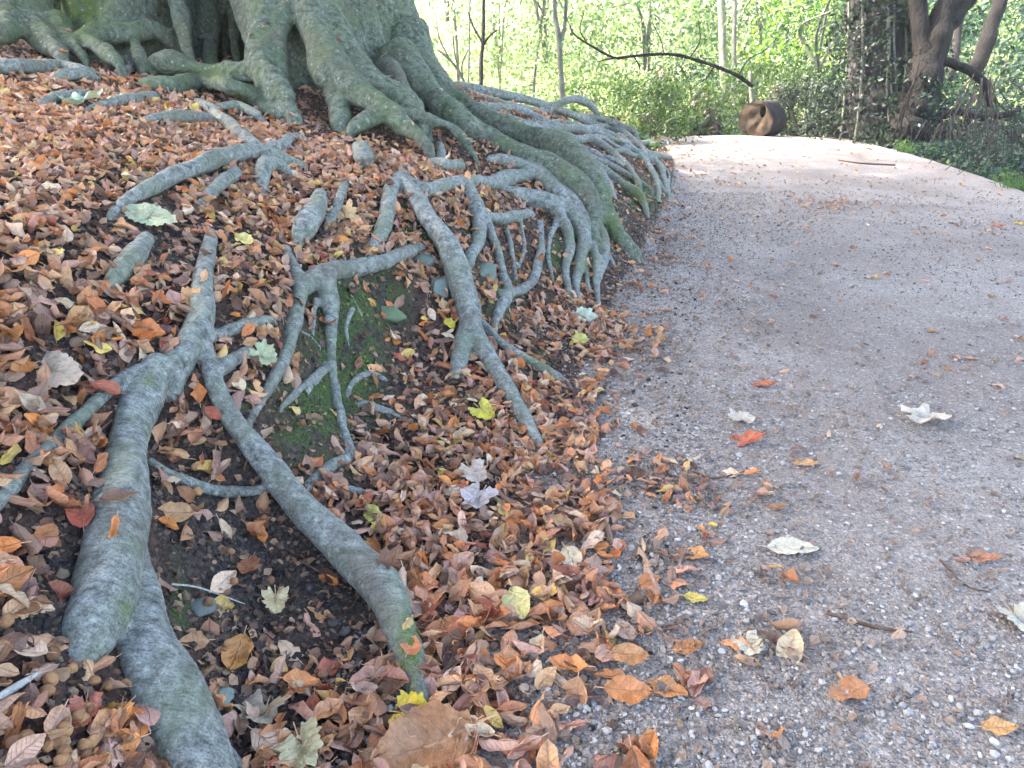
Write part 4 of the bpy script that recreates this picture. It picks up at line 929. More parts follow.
# moss tufts
n = 70000; x = RNG.uniform(-1.6, 1.8, n); y = RNG.uniform(.8, 7.5, n); u, v, t = proj(x, y, H0(x, y)); mo = blobs(MOSS, u, v)
k = RNG.random(n) < smooth(.3, .8, mo) * smooth(-.35, .15, fbm(np.stack([x, y, H0(x, y)], 1), 9, 3, 6)); x, y = x[k], y[k]; S = RNG.uniform(.003, .0075, len(x))
C = np.array([srgb(*c) for c in [(70,92,36),(96,118,48),(52,72,30),(124,138,66)]])[RNG.integers(0, 4, len(x))] * RNG.uniform(.7, 1.1, (len(x), 1))
scatter('moss', x, y, S, C, .3, 'green moss cushions on the steep soil under the roots', 'moss', M_MOSS)
print('MOSS', len(x))
# ---- stones set in the bank
def stone(u_, v_, px, rgb, lab, flat=.6, seed=0):
    import bmesh
    q, tt = raycast(u_, v_, px * .2, .5, .5, 12); bm = bmesh.new(); bmesh.ops.create_icosphere(bm, subdivisions=4, radius=1); V = np.array([v.co[:] for v in bm.verts]); Fq = np.array([[v.index for v in f.verts] for f in bm.faces]); bm.free()
    dirs = np.random.default_rng(int(u_)).normal(0, 1, (9, 3)); dirs /= np.linalg.norm(dirs, axis=1)[:, None]
    for dd in dirs:                                       # broken faces
        e_ = V @ dd; lim = .62; V = V - np.clip(e_ - lim, 0, 9)[:, None] * dd * .9
    V = V * (1 + .18 * fbm(V, .9, 2, seed)[:, None] + .07 * fbm(V, 5, 3, seed + 1)[:, None]) * np.array([1.15, .9, flat]) * px / 2 * tt / F
    me = mesh_np('stone', V, Fq); me.materials.append(M_STONE); set_attr(me, 'col', np.tile(srgb(*rgb), (len(V), 1)))
    o = link('stone', me); o.location = q - np.array([0, 0, px * .22 * tt / F]); o.rotation_euler = (0, 0, seed); tag(o, lab, 'stone')
for s in [(388,308,34,(104,122,92),'rounded greenish stone in the hollow under the arched root',.9),(436,278,40,(124,134,124),'grey stone wedged left of the slanting root',.7),(484,268,34,(112,124,112),'greenish grey stone wedged right of the slanting root',.75),
          (420,255,26,(104,116,104),'small stone half buried under the tip of the arched root',.8),(387,428,18,(134,142,128),'small pale stone at the foot of the mossy hollow',.7),(196,602,34,(104,110,104),'grey stone in dark soil between the two big roots',.7),
          (210,692,42,(122,136,126),'flat grey stone beside the root at the bottom',.35),(500,292,20,(120,128,118),'little stone by the forked thin root',.8),(838,692,30,(158,150,140),'flat pale stone on the gravel in the foreground',.3)]:
    stone(*s[:5], flat=s[5], seed=s[0] % 7)
# ---- husks
def husk(q, s, rgb):
    import bmesh
    bm = bmesh.new(); bmesh.ops.create_icosphere(bm, subdivisions=3, radius=1); V = np.array([v.co[:] for v in bm.verts]); Fq = np.array([[v.index for v in f.verts] for f in bm.faces]); bm.free()
    a = np.arctan2(V[:, 1], V[:, 0]); V *= (1 + .12 * np.cos(4 * a) * (1 - V[:, 2] ** 2) + .06 * fbm(V, 9, 2, 3))[:, None]; V[:, 2] *= 1.25; V *= s
    me = mesh_np('beechnut_husk', V, Fq); me.materials.append(M_DEBRIS); set_attr(me, 'col', np.tile(srgb(*rgb), (len(V), 1))); return me
HM = [husk(None, .0092, c) for c in ((150,112,78),(126,92,66),(168,128,88))]
hk = 0
for i in range(400):
    if hk >= 46: break
    if i % 4: u_, v_ = random.gauss(60, 50), random.gauss(700, 50)
    else: u_, v_ = random.uniform(20, 560), random.uniform(420, 760)
    if not (0 < u_ < 600 and 330 < v_ < 768): continue
    q, tt = raycast(u_, v_, 8, 1.0, .5, 5); h = BV.ray_cast(Vector(q) + Vector((0, 0, .4)), Vector((0, 0, -1)), .42)
    if h[0] is not None: continue
    o = link('beechnut_husk', HM[hk % 3]); o.location = q + np.array([0, 0, .012]); o.rotation_euler = (random.uniform(0, 3), random.uniform(0, 3), random.uniform(0, 6)); o.scale = [random.uniform(.8, 1.15)] * 3
    tag(o, 'small round brown beechnut husk lying among the fallen leaves on the bank', 'nut husk', group='beechnut husks among the leaves'); hk += 1
# ---- twigs
def twig(pts, rad, mat, lab, name='twig', lift=.012):
    rad = rad * .7
    P = []
    for u_, v_ in pts:
        q, tt = raycast(u_, v_, F * lift / 2, 1.0, .5, 13); q, tt = raycast(u_, v_, F * lift / tt, 1.0, .5, 13); P.append([*q, rad * tt / F])
    P = np.array(P); P[-1, 3] *= .5; S_ = catmull(P, 5); c0 = S_[0, :3].copy(); V, fq, tr = tube(S_[:, :3] - c0, S_[:, 3], 8, .1)
    me = bpy.data.meshes.new(name); me.from_pydata(V.tolist(), [], fq + tr); me.polygons.foreach_set('use_smooth', [True] * len(me.polygons)); me.materials.append(mat)
    o = link(name, me); o.location = c0; tag(o, lab, 'twig')
M_TW = mat_plain('twig_bark', srgb(70, 52, 42), srgb(122, 98, 80), 60); M_TWP = mat_plain('pale_stick', srgb(140, 138, 130), srgb(196, 196, 190), 60)
for p in [([(-8,702),(14,688),(40,672)],6,M_TWP,'pale broken stick at the lower left edge',.03),([(172,584),(200,588),(245,604)],1.5,M_TWP,'thin straight pale twig over dark soil between the big roots',.02),
          ([(828,613),(850,620),(880,628),(912,632)],2.6,M_TW,'brown twig lying on the gravel at right',.006),([(480,385),(462,400),(440,412)],2,M_TW,'short twig at the foot of the slanting root',.03),
          ([(240,420),(250,445),(244,470)],2,M_TW,'thin brown twig beside the upper arching root',.02),([(205,640),(235,655),(262,650)],1.6,M_TW,'fine twig on dark soil below the stone',.015),
          ([(300,560),(330,575),(352,560)],1.5,M_TW,'fine forked twig under the arching root',.012),([(60,455),(90,438),(112,420)],2,M_TW,'short twig between the thin left root and the thick root',.03),
          ([(380,735),(350,720),(332,700)],2,M_TW,'dark twig left of the large brown leaf',.03),([(940,560),(965,585),(990,592)],1.5,M_TW,'curved twig near the right edge of the gravel',.005),
          ([(560,660),(590,672),(612,668)],1.6,M_TW,'thin twig at the litter edge in the foreground',.02),([(690,470),(715,478),(750,470)],1.5,M_TW,'small twig on the path above the leaf drift',.005),([(895,165),(860,163),(838,160)],1.2,M_TW,'dark stick lying far along the path',.01),
          ([(420,590),(445,610),(470,615)],2,M_TW,'twig lying right of the bend of the arching root',.03),([(140,70),(152,78),(160,84)],1,M_TWP,'white twig beside the foot of the trunk',.03)]:
    twig(p[0], p[1], p[2], p[3], lift=p[4])
# ------------------------------------------------------------------ background planting
def leaves_mesh(P, S, C, seed=0, bend=.25, asp=.6, up=0.0):
    n = len(P); r = np.random.default_rng(seed)
    N = r.normal(0, 1, (n, 3)); N[:, 2] = np.abs(N[:, 2]) + up; N /= np.linalg.norm(N, axis=1)[:, None]
    A = np.cross(N, r.normal(0, 1, (n, 3))); A /= np.linalg.norm(A, axis=1)[:, None]; B = np.cross(N, A)
    S = S[:, None]
    V = np.stack([P - A * S * .55, P + B * S * asp * .5 - N * S * bend * .3, P + A * S * .55 - N * S * bend, P - B * S * asp * .5 - N * S * bend * .3], 1).reshape(-1, 3)
    return V, np.arange(4 * n).reshape(n, 4), np.repeat(C, 4, 0)
def clumps(lo_hi_centres, rad, per, seed):
    r = np.random.default_rng(seed); c = np.repeat(lo_hi_centres, per, 0)
    return c + r.normal(0, 1, (len(c), 3)) * np.array(rad)
def cols(pal, n, seed, var=.25):
    r = np.random.default_rng(seed); p = np.array([srgb(*c) for c in pal]); k = r.integers(0, len(p), n); return p[k] * r.uniform(1 - var, 1 + var, (n, 1))
YG = [(120,154,84),(164,182,118),(92,130,72),(196,204,158),(132,162,104)]
GR = [(84,116,52),(108,138,62),(62,96,46),(130,152,72),(96,122,70)]
BG = [(50,84,66),(66,102,84),(40,66,54),(92,124,104),(56,92,58)]
_dk = lambda P, k: [tuple(int(c * k) for c in p) for p in P]
IV = [(40,56,42),(54,72,52),(34,46,40),(70,88,66),(84,98,84)]
PALE = [(216,218,192),(228,226,206),(196,208,172),(234,232,220),(170,190,140)]
YG = _dk(YG, .84); GR = _dk(GR, .76); BG = _dk(BG, .8); PALE = _dk(PALE, .90); IV = _dk(IV, .75)
def fol_obj(name, P, S, C, parent=None, seed=0, asp=.6, mat=None):
    V, f, c = leaves_mesh(P, S, C, seed, asp=asp); me = mesh_np(name, V, f, False); me.materials.append(mat or M_FOL); set_attr(me, 'col', c); return link(name, me, None, parent)
def tubes(name, lst, mat, parent, seg=10, lump=.08, jit=.12, seed=3):
    """several limbs that are one branching piece, or a single limb"""
    V = []; fs = []; off = 0
    for k, pts in enumerate(lst):
        S_ = catmull(np.array(pts, float), 6); w = np.arange(len(S_))[:, None] * .45 + k * 7.
        for a in range(3): S_[:, a] += S_[:, 3] * jit * 2 * vnoise(np.hstack([w, w * 0 + a]), 1, seed + a)
        S_[:, 3] *= 1 + .15 * vnoise(np.hstack([w, w * 0 + 9]), 1, seed)
        v, q, t = tube(S_[:, :3], S_[:, 3], seg, lump, k); V.append(v); fs += [tuple(i + off for i in f) for f in q + t]; off += len(v)
    me = bpy.data.meshes.new(name); me.from_pydata(np.concatenate(V).tolist(), [], fs); me.polygons.foreach_set('use_smooth', [True] * len(me.polygons)); me.materials.append(mat)
    return link(name, me, None, parent)
PXS = .62
def px(pts, t): return [[*at(u, v, t if len(r) < 2 else r[1]), r[0] * PXS * (t if len(r) < 2 else r[1]) / F] for u, v, *r in pts]
M_DARKBARK = mat_plain('dark_bark', srgb(28, 25, 25), srgb(66, 58, 56), 9, .95, .06, (1, 1, .25))
M_GREYBARK = mat_plain('grey_bark', srgb(72, 74, 66), srgb(128, 126, 112), 14, .9, .03, (1, 1, .3))
M_PALEBARK = mat_plain('pale_bark', srgb(88, 90, 76), srgb(138, 136, 118), 18, .9, .02, (1, 1, .4))
M_BROWNBARK = mat_plain('brown_bark', srgb(18, 16, 15), srgb(46, 40, 35), 26, .95, .05, (1, 1, .25))
M_CUT = mat_plain('cut_wood', srgb(36, 30, 25), srgb(88, 72, 55), 9, .85, .02); M_HOLE = mat_plain('rotten_wood', srgb(20, 15, 12), srgb(44, 32, 24), 12)
M_FERN = mat_foliage('dead_fern', .2)
def cover(u, v, t): return at(u, v, t)
def ground_at(u, t):
    """point on the terrain in the image column u at depth t"""
    vs = np.arange(-60, 420, 2.0); P = np.array([at(u, v, t) for v in vs]); h = H0(P[:, 0], P[:, 1]); i = np.argmin(np.abs(P[:, 2] - h)); return P[i]
def bush(name, u, t, w, h, pal, lab, cat='bush', n=2600, ls=.06, seed=0, base=0.0, stems=5, group=None, mat=None, sticks=M_GREYBARK, cl=60):
    """u, t: where it stands; w, h: half width and height in metres"""
    g = ground_at(u, t); root = empty(name, g); tag(root, lab, cat, group=group); r = np.random.default_rng(seed + 5)
    a = r.uniform(0, 6.28, cl); rr = np.sqrt(r.random(cl)) * w; zz = r.uniform(.05, 1, cl)
    k = np.sqrt(np.clip(1 - (zz - .35) ** 2 / .6, .15, 1)); c = np.stack([g[0] + np.cos(a) * rr * k, g[1] + np.sin(a) * rr * .8 * k, g[2] + base + zz * h], 1)
    P = clumps(c, (w * .17, w * .17, h * .07), max(1, n // cl), seed); S = r.uniform(.6, 1.3, len(P)) * ls
    tint = np.repeat(r.uniform(.7, 1.25, cl), max(1, n // cl))[:, None]
    fol_obj('foliage', P, S, cols(pal, len(P), seed) * tint, root, seed, mat=mat)
    if stems:
        L = []
        for s in range(stems):
            e = c[r.integers(0, cl)]; m = (g + e) / 2 + r.normal(0, .08 * w, 3); rad = r.uniform(.008, .02); L.append([[*(g + r.normal(0, .06, 3) * [1, 1, 0] - [0, 0, .05]), rad], [*m, rad * .8], [*e, rad * .4]])
        tubes('stems', L, sticks, root, 6)
    return root
def tree_px(name, limbs, mat, lab, cat='tree', crown=None, group=None, seed=0, bark_name='trunk'):
    P0 = np.array(limbs[0][0][:3]); root = empty(name, P0); tag(root, lab, cat, group=group)
    tubes(bark_name, limbs[:1], mat, root, 14, .1)
    for l in limbs[1:]: tubes('branch', [l], mat, root, 10)
    if crown:
        for (cx_, rad, n, ls, pal) in crown:
            r = np.random.default_rng(seed); cl = max(8, n // 45)
            c = np.array(cx_) + r.uniform(-1, 1, (cl, 3)) * np.array(rad); P = clumps(c, np.array(rad) * .13 + .05, 45, seed); S = r.uniform(.6, 1.3, len(P)) * ls
            tint = np.repeat(r.uniform(.75, 1.2, cl), 45)[:, None]
            fol_obj('crown', P, S, cols(pal, len(P), seed) * tint, root, seed)
    return root
# big ivy clad trunk right of the log
tb_ = 12.3
r0 = tree_px('ivy_clad_tree', [px([(872,140,50),(874,100,46),(876,50,43),(878,0,41),(880,-120,38),(884,-400,30)], tb_)], M_DARKBARK, 'broad dark tree trunk wrapped in ivy beside the end of the path')
rg = np.random.default_rng(4)
n = 12000; a = rg.uniform(0, 6.28, n); v_ = rg.uniform(-130, 142, n); ww = np.interp(v_, [-130, 60, 140], [30, 36, 58]); c0 = np.array([at(875, q, tb_) for q in v_])
rad = ww / F * tb_ * rg.uniform(.85, 1.35, n); dens_m = fbm(np.stack([a * 1.5, v_ / 30], 1), 1, 2, 5) > -.15
P = (c0 + np.stack([np.cos(a) * rad, np.sin(a) * rad, 0 * a], 1))[dens_m]
fol_obj('ivy', P, rg.uniform(.04, .1, len(P)), cols(IV, len(P), 1), r0, 1)
L = []
for k in range(9):
    a = rg.uniform(3.3, 6.1); ub = 875; q0 = at(ub, 138, tb_); w0 = rg.uniform(.7, 1.0)
    L.append([[*(at(ub, v, tb_) + np.array([math.cos(a + .06 * math.sin(v / 20 + k)), math.sin(a), 0]) * rr), .018] for v, rr in ((140, .72 * w0 + .1), (90, .58), (40, .53), (-20, .5))])
for l in L: tubes('ivy_stem', [l], M_GREYBARK, r0, 6)
# leaning tree with arching bough
t2 = 11.6
r1 = tree_px('leaning_tree', [px([(897,152,34),(908,128,32),(920,95,28),(930,60,24),(938,30,19),(950,-10,16),(965,-80,14)], t2),
    px([(922,80,16),(922,45,15),(918,10,14),(914,-40,13),(905,-150,10)], t2), px([(926,66,9),(945,62,8),(963,68,7),(980,78,7),(987,92,6),(989,106,4)], t2),
    px([(938,38,12),(958,14,12),(975,-10,11),(995,-60,9)], t2), px([(930,120,6),(955,112,6),(985,118,5),(1020,112,5)], t2)], M_BROWNBARK, 'leaning brown tree forking low with one bough arching over to the right')
for l in [px([(898,150,1.5),(902,120,1.5),(912,90,1.5),(920,60,1.2)], t2 - .35), px([(905,115,1.0),(912,128,1.0),(910,142,1.0)], t2 - .4), px([(893,140,1.2),(905,100,1.0),(926,64,1.0)], t2 - .35)]:
    tubes('ivy_stem', [l], M_BROWNBARK, r1, 6)
rg2 = np.random.default_rng(8); n = 1500; v_ = rg2.uniform(20, 150, n); ax_ = np.interp(v_, [-10, 30, 60, 95, 128, 152], [950, 938, 930, 920, 908, 897]); a = rg2.uniform(0, 6.28, n)
c0 = np.array([at(p_, q_, t2) for p_, q_ in zip(ax_, v_)]); rr_ = np.interp(v_, [20, 150], [13, 26]) / F * t2 * rg2.uniform(.8, 1.3, n); kk = fbm(np.stack([a, v_ / 25], 1), 1, 2, 9) > np.interp(v_, [20, 150], [.25, -.1])
P = (c0 + np.stack([np.cos(a) * rr_, np.sin(a) * rr_, 0 * a], 1))[kk]; fol_obj('ivy', P, rg2.uniform(.04, .09, len(P)), cols(IV + BG, len(P), 3), r1, 3)
# slim poles
tree_px('slim_tree', [px([(724,100,7),(723,60,6.5),(722,20,6),(720,-60,5.5),(724,-300,4)], 15.5)], M_PALEBARK, 'slim straight pale trunk rising behind the log', crown=[((4.6, 16.3, 7.2), (2.2, 2, 1.6), 2200, .12, YG)], seed=3)
tree_px('slim_tree', [px([(733,96,4),(734,50,4),(735,0,3.5),(738,-120,3)], 16.5)], M_GREYBARK, 'thinner dark pole close behind the slim pale trunk')
tree_px('birch_stump', [px([(752,104,4),(751,88,3.6),(750,72,3.2)], 13.9)], M_GREYBARK, 'short broken white stem standing just above the log', cat='dead stem')
tree_px('forked_sapling', [px([(562,104,5),(561,75,4.5),(559,40,4.5),(555,10,3.5),(552,-60,3)], 9.6), px([(560,42,3.5),(565,25,3),(566,0,3),(568,-60,2.5)], 9.6)], M_GREYBARK, 'slender forked sapling standing behind the root covered ridge', seed=2)
tree_px('young_tree', [px([(481,88,3.6),(481,62,3.4),(483,40,3),(484,0,2.5),(486,-60,2)], 11.5), px([(482,48,2),(488,38,1.6),(497,30,1.2)], 11.5), px([(482,42,2),(474,28,1.5),(468,12,1.2)], 11.5)], M_DARKBARK, 'thin dark stemmed young tree behind the beech flare', seed=5)
tree_px('young_tree', [px([(468,86,1.8),(469,50,1.6),(470,0,1.4),(472,-40,1)], 12)], M_GREYBARK, 'whip thin stem left of the dark young tree')
r_ = tree_px('bare_shrub', [px([(465,84,2.4),(458,70,2.2),(448,58,2),(438,50,1.4)], 9.6), px([(460,74,1.6),(455,55,1.4),(453,35,1)], 9.6), px([(463,80,1.5),(462,65,1.3),(468,50,1)], 9.6), px([(450,60,1.4),(440,40,1.2),(436,20,.8)], 9.6)], M_GREYBARK, 'leafless spreading twigs close to the right side of the beech trunk', cat='shrub')
tree_px('grey_tree', [px([(975,70,13),(990,30,12),(1003,-10,11),(1020,-90,9)], 16)], M_BROWNBARK, 'grey leaning trunk at the upper right corner', crown=[((11.4, 18, 4.6), (2.4, 2, 2), 2600, .11, GR)], seed=6)
tree_px('grey_tree', [px([(950,80,6),(957,40,6),(962,0,5),(968,-60,5)], 15)], M_DARKBARK, 'narrow dark trunk between the leaning tree and the corner trunk')
PXS = .36
tree_px('hanging_branch', [px([(570,26,2.5,12.5),(574,34,2.6,12.5),(588,44,3,12.5),(606,54,3.4,12.5),(616,58,3.6,12.6),(634,56,4,12.6),(664,54,4.2,12.8),(690,58,4.6,13),(715,66,5,13),(738,76,5.5,13),(752,86,4.6,13.2)], 12.5),
    px([(616,58,2.4),(604,60,2),(598,62,1.5)], 12.6), px([(664,54,2),(660,38,1.6),(654,26,1.2),(650,14,1)], 12.8), px([(588,44,2),(580,30,1.6),(584,12,1.2)], 12.5), px([(634,56,2),(640,70,1.6),(636,84,1)], 12.6), px([(690,58,2.4),(700,40,1.8),(698,20,1.2)], 13), px([(715,66,2.4),(704,80,1.8),(690,88,1.2)], 13), px([(738,76,2.6),(748,60,2),(765,50,1.4),(780,34,1)], 13)], M_BROWNBARK, 'long crooked bare branch reaching left in front of the bright foliage', cat='branch', bark_name='limb')
PXS = .62
for (u, v0, v1, t, w_, lab) in [(705, 130, 92, 14, 5, 'dark broken stump standing left of the log'), (716, 132, 104, 14.2, 8, 'low rotten stump next to the log')]:
    tree_px('dead_stump', [px([(u, v0 + 6, w_ * 1.3), (u + 1, (v0 + v1) / 2, w_), (u + 3, v1, w_ * .6)], t)], M_DARKBARK, lab, cat='stump')
# brush of bent twigs on the right slope
for k, (ub, vb, tt, m_, lab) in enumerate([(985, 112, 10.3, 30, 'tangle of drooping grey twigs below the arching bough'), (1010, 150, 9.0, 28, 'tangle of thin grey twigs at the right edge above the path'), (950, 150, 10.6, 20, 'low mat of bent twigs at the foot of the leaning tree')]):
    L = []; r = np.random.default_rng(k + 50)
    for j in range(m_):
        du = r.normal(0, 26); L.append(px([(ub + du * .5, vb - 25 + r.normal(0, 8), 1.0), (ub + du, vb + r.normal(0, 10), .7), (ub + du * 1.6 + r.normal(0, 12), vb + 24 + r.normal(0, 9), .5)], tt + r.normal(0, .3)))
    rt = empty('brushwood', at(ub, vb, tt)); tag(rt, lab, 'brushwood')
    for l in L: tubes('twig', [l], M_DARKBARK, rt, 5)
# log
def log():
    c = at(756, 117, 12.6); d = np.array([.74, .67, 0]) ; d = d / np.linalg.norm(d); R = 18 / F * 12.6
    c[2] = H0(c[0], c[1]) + R * .86; root = empty('cut_log', c - [0, 0, R * .86]); tag(root, 'short thick cut log with a hollow end resting at the head of the path', 'log')
    na = 40; ang = np.linspace(0, 2 * np.pi, na, endpoint=False); side = np.cross(d, [0, 0, 1.]); up = np.array([0, 0, 1.])
    prof = R * (1 + .07 * np.cos(2 * ang + .5) + .05 * np.cos(3 * ang + 2) + .03 * np.cos(5 * ang) + .02 * np.cos(11 * ang)); V = []
    for s in np.linspace(0, .46, 12):
        V.append(c + d * s + (np.cos(ang) * prof * (1 - .12 * s))[:, None] * side + (np.sin(ang) * prof)[:, None] * up)
    V = np.concatenate(V); f = [(i * na + k, i * na + (k + 1) % na, (i + 1) * na + (k + 1) % na, (i + 1) * na + k) for i in range(11) for k in range(na)]
    n = len(V); V = np.vstack([V, c + d * .46]); f2 = [(11 * na + k, 11 * na + (k + 1) % na, n) for k in range(na)]
    me = bpy.data.meshes.new('body'); me.from_pydata(V.tolist(), [], f + f2); me.polygons.foreach_set('use_smooth', [True] * len(me.polygons)); me.materials.append(M_BROWNBARK if False else M_DARKBARK); link('body', me, None, root)
    hc = c + side * (-R * .22) * -1 * 0 + up * R * .42 + side * R * .35; hr = R * .24
    # end face ring between the outline and the hollow, then the hollow itself
    out = c + (np.cos(ang) * prof * .985)[:, None] * side + (np.sin(ang) * prof * .985)[:, None] * up - d * .004
    inn = hc + (np.cos(ang) * hr * .75)[:, None] * side + (np.sin(ang) * hr * 1.25)[:, None] * up + d * .02; mid = (out + inn) / 2 - d * .012 * (1 + np.sin(ang * 5))[:, None]
    V = np.vstack([out, mid, inn]); f = [(j * na + k, j * na + (k + 1) % na, (j + 1) * na + (k + 1) % na, (j + 1) * na + k) for j in range(2) for k in range(na)]
    me = bpy.data.meshes.new('cut_face'); me.from_pydata(V.tolist(), [], f); me.materials.append(M_CUT); link('cut_face', me, None, root)
    V = np.vstack([inn, inn + d * .25, [hc + d * .3]]); f = [(k, (k + 1) % na, na + (k + 1) % na, na + k) for k in range(na)] + [(na + k, na + (k + 1) % na, 2 * na) for k in range(na)]
    me = bpy.data.meshes.new('hollow'); me.from_pydata(V.tolist(), [], f); me.materials.append(M_HOLE); link('hollow', me, None, root)
log()
# bushes
BU = [
 (440, 13, .9, 1.0, PALE, 'pale washed out bush just right of the beech trunk', 1500, .06),
 (515, 12.5, 1.1, .9, YG, 'yellow green low bush behind the top of the ridge', 2600, .06),
 (560, 10.8, .7, .5, YG, 'low bright green plants at the foot of the forked sapling', 1500, .055),
 (470, 11.0, .7, .35, GR, 'low grey green plants along the ridge top', 900, .05),
 (600, 13.5, 1.3, 1.1, GR, 'leafy green bush behind the hanging branch tip', 3200, .065),
 (640, 12.2, .9, .95, GR, 'fresh green bush left of the head of the path', 3400, .06),
 (678, 13.6, .9, .9, GR, 'green bush between the ridge and the dead stump', 3000, .06),
 (700, 17, 1.6, 1.7, BG, 'bluish green bush behind the slim pale trunk', 3600, .07),
 (760, 15, 1.2, 1.5, GR, 'green bush standing directly behind the log', 3400, .065),
 (806, 13.8, .8, 1.0, IV, 'dark scrub between the log and the ivy trunk', 4200, .05),
 (838, 12.8, .6, .8, IV, 'dark ivy mound at the left foot of the ivy trunk', 3600, .05),
 (885, 12.0, .55, .45, IV, 'dark ivy mound between the two dark trunks', 2400, .045),
 (955, 12.6, 1.1, 1.3, BG + IV, 'bluish green bush under the arching bough', 3600, .06),
 (930, 13.4, .9, 1.5, IV + BG, 'dark green bush close behind the leaning tree', 3600, .055),
 (985, 11.0, .6, .95, BG + IV, 'small dark bush under the end of the arching bough', 2600, .05),
 (1010, 12.0, 1.2, 1.5, BG + IV, 'dense bluish bush at the right edge of the picture', 4200, .06),
 (935, 10.6, .5, .35, BG, 'low green plants beside the foot of the leaning tree', 1600, .045),
 (985, 9.8, .8, .55, BG + IV, 'low tangled greenery on the slope right of the path', 2600, .045),
 (1030, 8.8, .7, .55, BG + IV, 'low greenery at the right edge close above the path', 2400, .045),
]
for k, (u, t, w_, h, pal, lab, n, ls) in enumerate(BU): bush('bush', u, t, w_, h, pal, lab, n=n, ls=ls, seed=k * 7 + 1)
for k, (u, t, w_, h, lab) in enumerate([(590, 11.6, .28, .62, 'brown withered fern clump right of the forked sapling'), (606, 11.9, .22, .5, 'brown withered fern stalk behind the ridge'), (655, 12.9, .35, .95, 'brown withered fern under the crooked branch'),
        (703, 13.7, .25, .7, 'brown withered fern against the broken stump'), (775, 14.3, .4, .95, 'brown dead bracken above the log')]):
    bush('dead_fern', u, t, w_, h, [(92,74,58),(70,56,50),(120,98,76)], lab, cat='fern', n=420, ls=.075, seed=k + 300, stems=4, mat=M_FERN, sticks=M_DARKBARK, cl=14)
# leafy trees beyond
TR = [
 (452, 19, 5.0, 2.2, 1.9, PALE, 'pale sunlit tree behind the beech trunk'),
 (500, 22, 3.4, 2.3, 2.0, YG, 'yellow green tree with low branches behind the ridge'),
 (545, 17.5, 3.2, 1.7, 1.5, YG, 'bright lime tree above the forked sapling'),
 (590, 24, 3.2, 2.6, 2.4, YG + PALE, 'pale yellow tree far behind the forked sapling'),
 (640, 19, 3.0, 2.0, 1.7, YG, 'light green tree behind the crooked branch'),
 (690, 25, 3.6, 2.6, 2.2, GR + PALE, 'pale sunlit tree left of the slim trunk'),
 (755, 21, 3.2, 2.2, 2.0, GR, 'mid green tree behind the log'),
 (808, 15.5, 2.3, 1.25, 1.0, [(120,160,48),(96,140,44),(150,176,66),(70,112,44)], 'vivid green maple sapling left of the ivy trunk'),
 (850, 20, 3.0, 2.0, 1.8, BG, 'bluish green tree behind the ivy trunk'),
 (905, 22, 3.0, 2.0, 1.9, YG, 'yellow green tree seen between the two dark trunks'),
 (960, 20, 3.0, 2.2, 2.0, BG, 'bluish tree behind the arching bough'),
 (1030, 18, 2.6, 2.0, 1.9, BG, 'bluish tree beyond the right edge of the path')]
for k, (u, t, zc, rw, rh, pal, lab) in enumerate(TR):
    g = ground_at(u, t); zc = g[2] + zc; c = np.array([g[0], g[1], zc]); rg = np.random.default_rng(k + 90)
    tr = [[*g - [0, 0, .1], .05], [*(g * .6 + c * .4 + rg.normal(0, .12, 3)), .04], [*(c + [0, 0, .6]), .02]]
    lm = [tr] + [[[*(g * .4 + c * .6), .04], [*(c + rg.normal(0, .3, 3)), .03], [*(c + rg.normal(0, .8, 3) * [1, 1, .5]), .012]] for _ in range(3)]
    tree_px('woodland_tree', lm, M_GREYBARK, lab, crown=[(c, (rw, rw, rh), int(3300 * (rw / 2) ** 1.2), .085 if t < 18 else .12, pal)], group='leafy trees beyond the path', seed=k + 20)
# far wood
n = 90000; rg = np.random.default_rng(99); th = rg.uniform(-.75, .95, n); rr = rg.uniform(24, 60, n)
cl = 2600; cth = rg.uniform(-.8, 1.0, cl); crr = 24 + 40 * rg.random(cl) ** 1.3; cx_ = np.sin(cth) * crr; cy_ = np.cos(cth) * crr; cz_ = H0(cx_, cy_) + rg.uniform(0, 1, cl) ** 1.2 * np.interp(crr, [24, 60], [5.0, 9])
c = np.stack([cx_, cy_, cz_], 1); P = clumps(c, (.55, .55, .45), 36, 7); S = rg.uniform(.12, .3, len(P)) * np.repeat(crr / 34, 36)
lr = smooth(-.1, .45, np.repeat(cth, 36))[:, None]; tint = np.repeat(rg.uniform(.75, 1.25, cl), 36)[:, None]
C = np.where(rg.random((len(P), 1)) < lr, cols(GR, len(P), 3), np.where(rg.random((len(P), 1)) < .5, cols(PALE, len(P), 4), cols(YG, len(P), 5))) * tint
o = fol_obj('far_woodland', P, S, C, None, 9); tag(o, 'sunlit far woodland filling the hillside behind the path', 'woodland', kind='stuff')
# ground cover between
n = 26000; rg = np.random.default_rng(12); th = rg.uniform(-.25, .80, n); rr = rg.uniform(9, 30, n) ; x = np.sin(th) * rr; y = np.cos(th) * rr; dx = x - footx(y); rb = x - rightx(y)
k = (~((dx > -.1) & (rb < .12 - .4 * np.maximum(0, fbm(np.stack([x, y], 1), 2.5, 2, 61)) - .1) & (y < 13.9))) & ~((dx < 0) & (y < 9.8) ) ; k &= ~((x < 1.2) & (y < 10.5)); x, y, rr = x[k], y[k], rr[k]
P = np.stack([x, y, H0(x, y) + rg.uniform(0, .22, len(x)) * np.interp(rr[:len(x)], [9, 30], [.8, 2])], 1)
o = fol_obj('ground_cover', P, rg.uniform(.04, .09, len(x)) * np.interp(rr[:len(x)], [9, 30], [1, 1.8]), cols(GR + BG, len(x), 6), None, 4); tag(o, 'low leafy ground cover at the sides of the path', 'ground cover', kind='stuff')
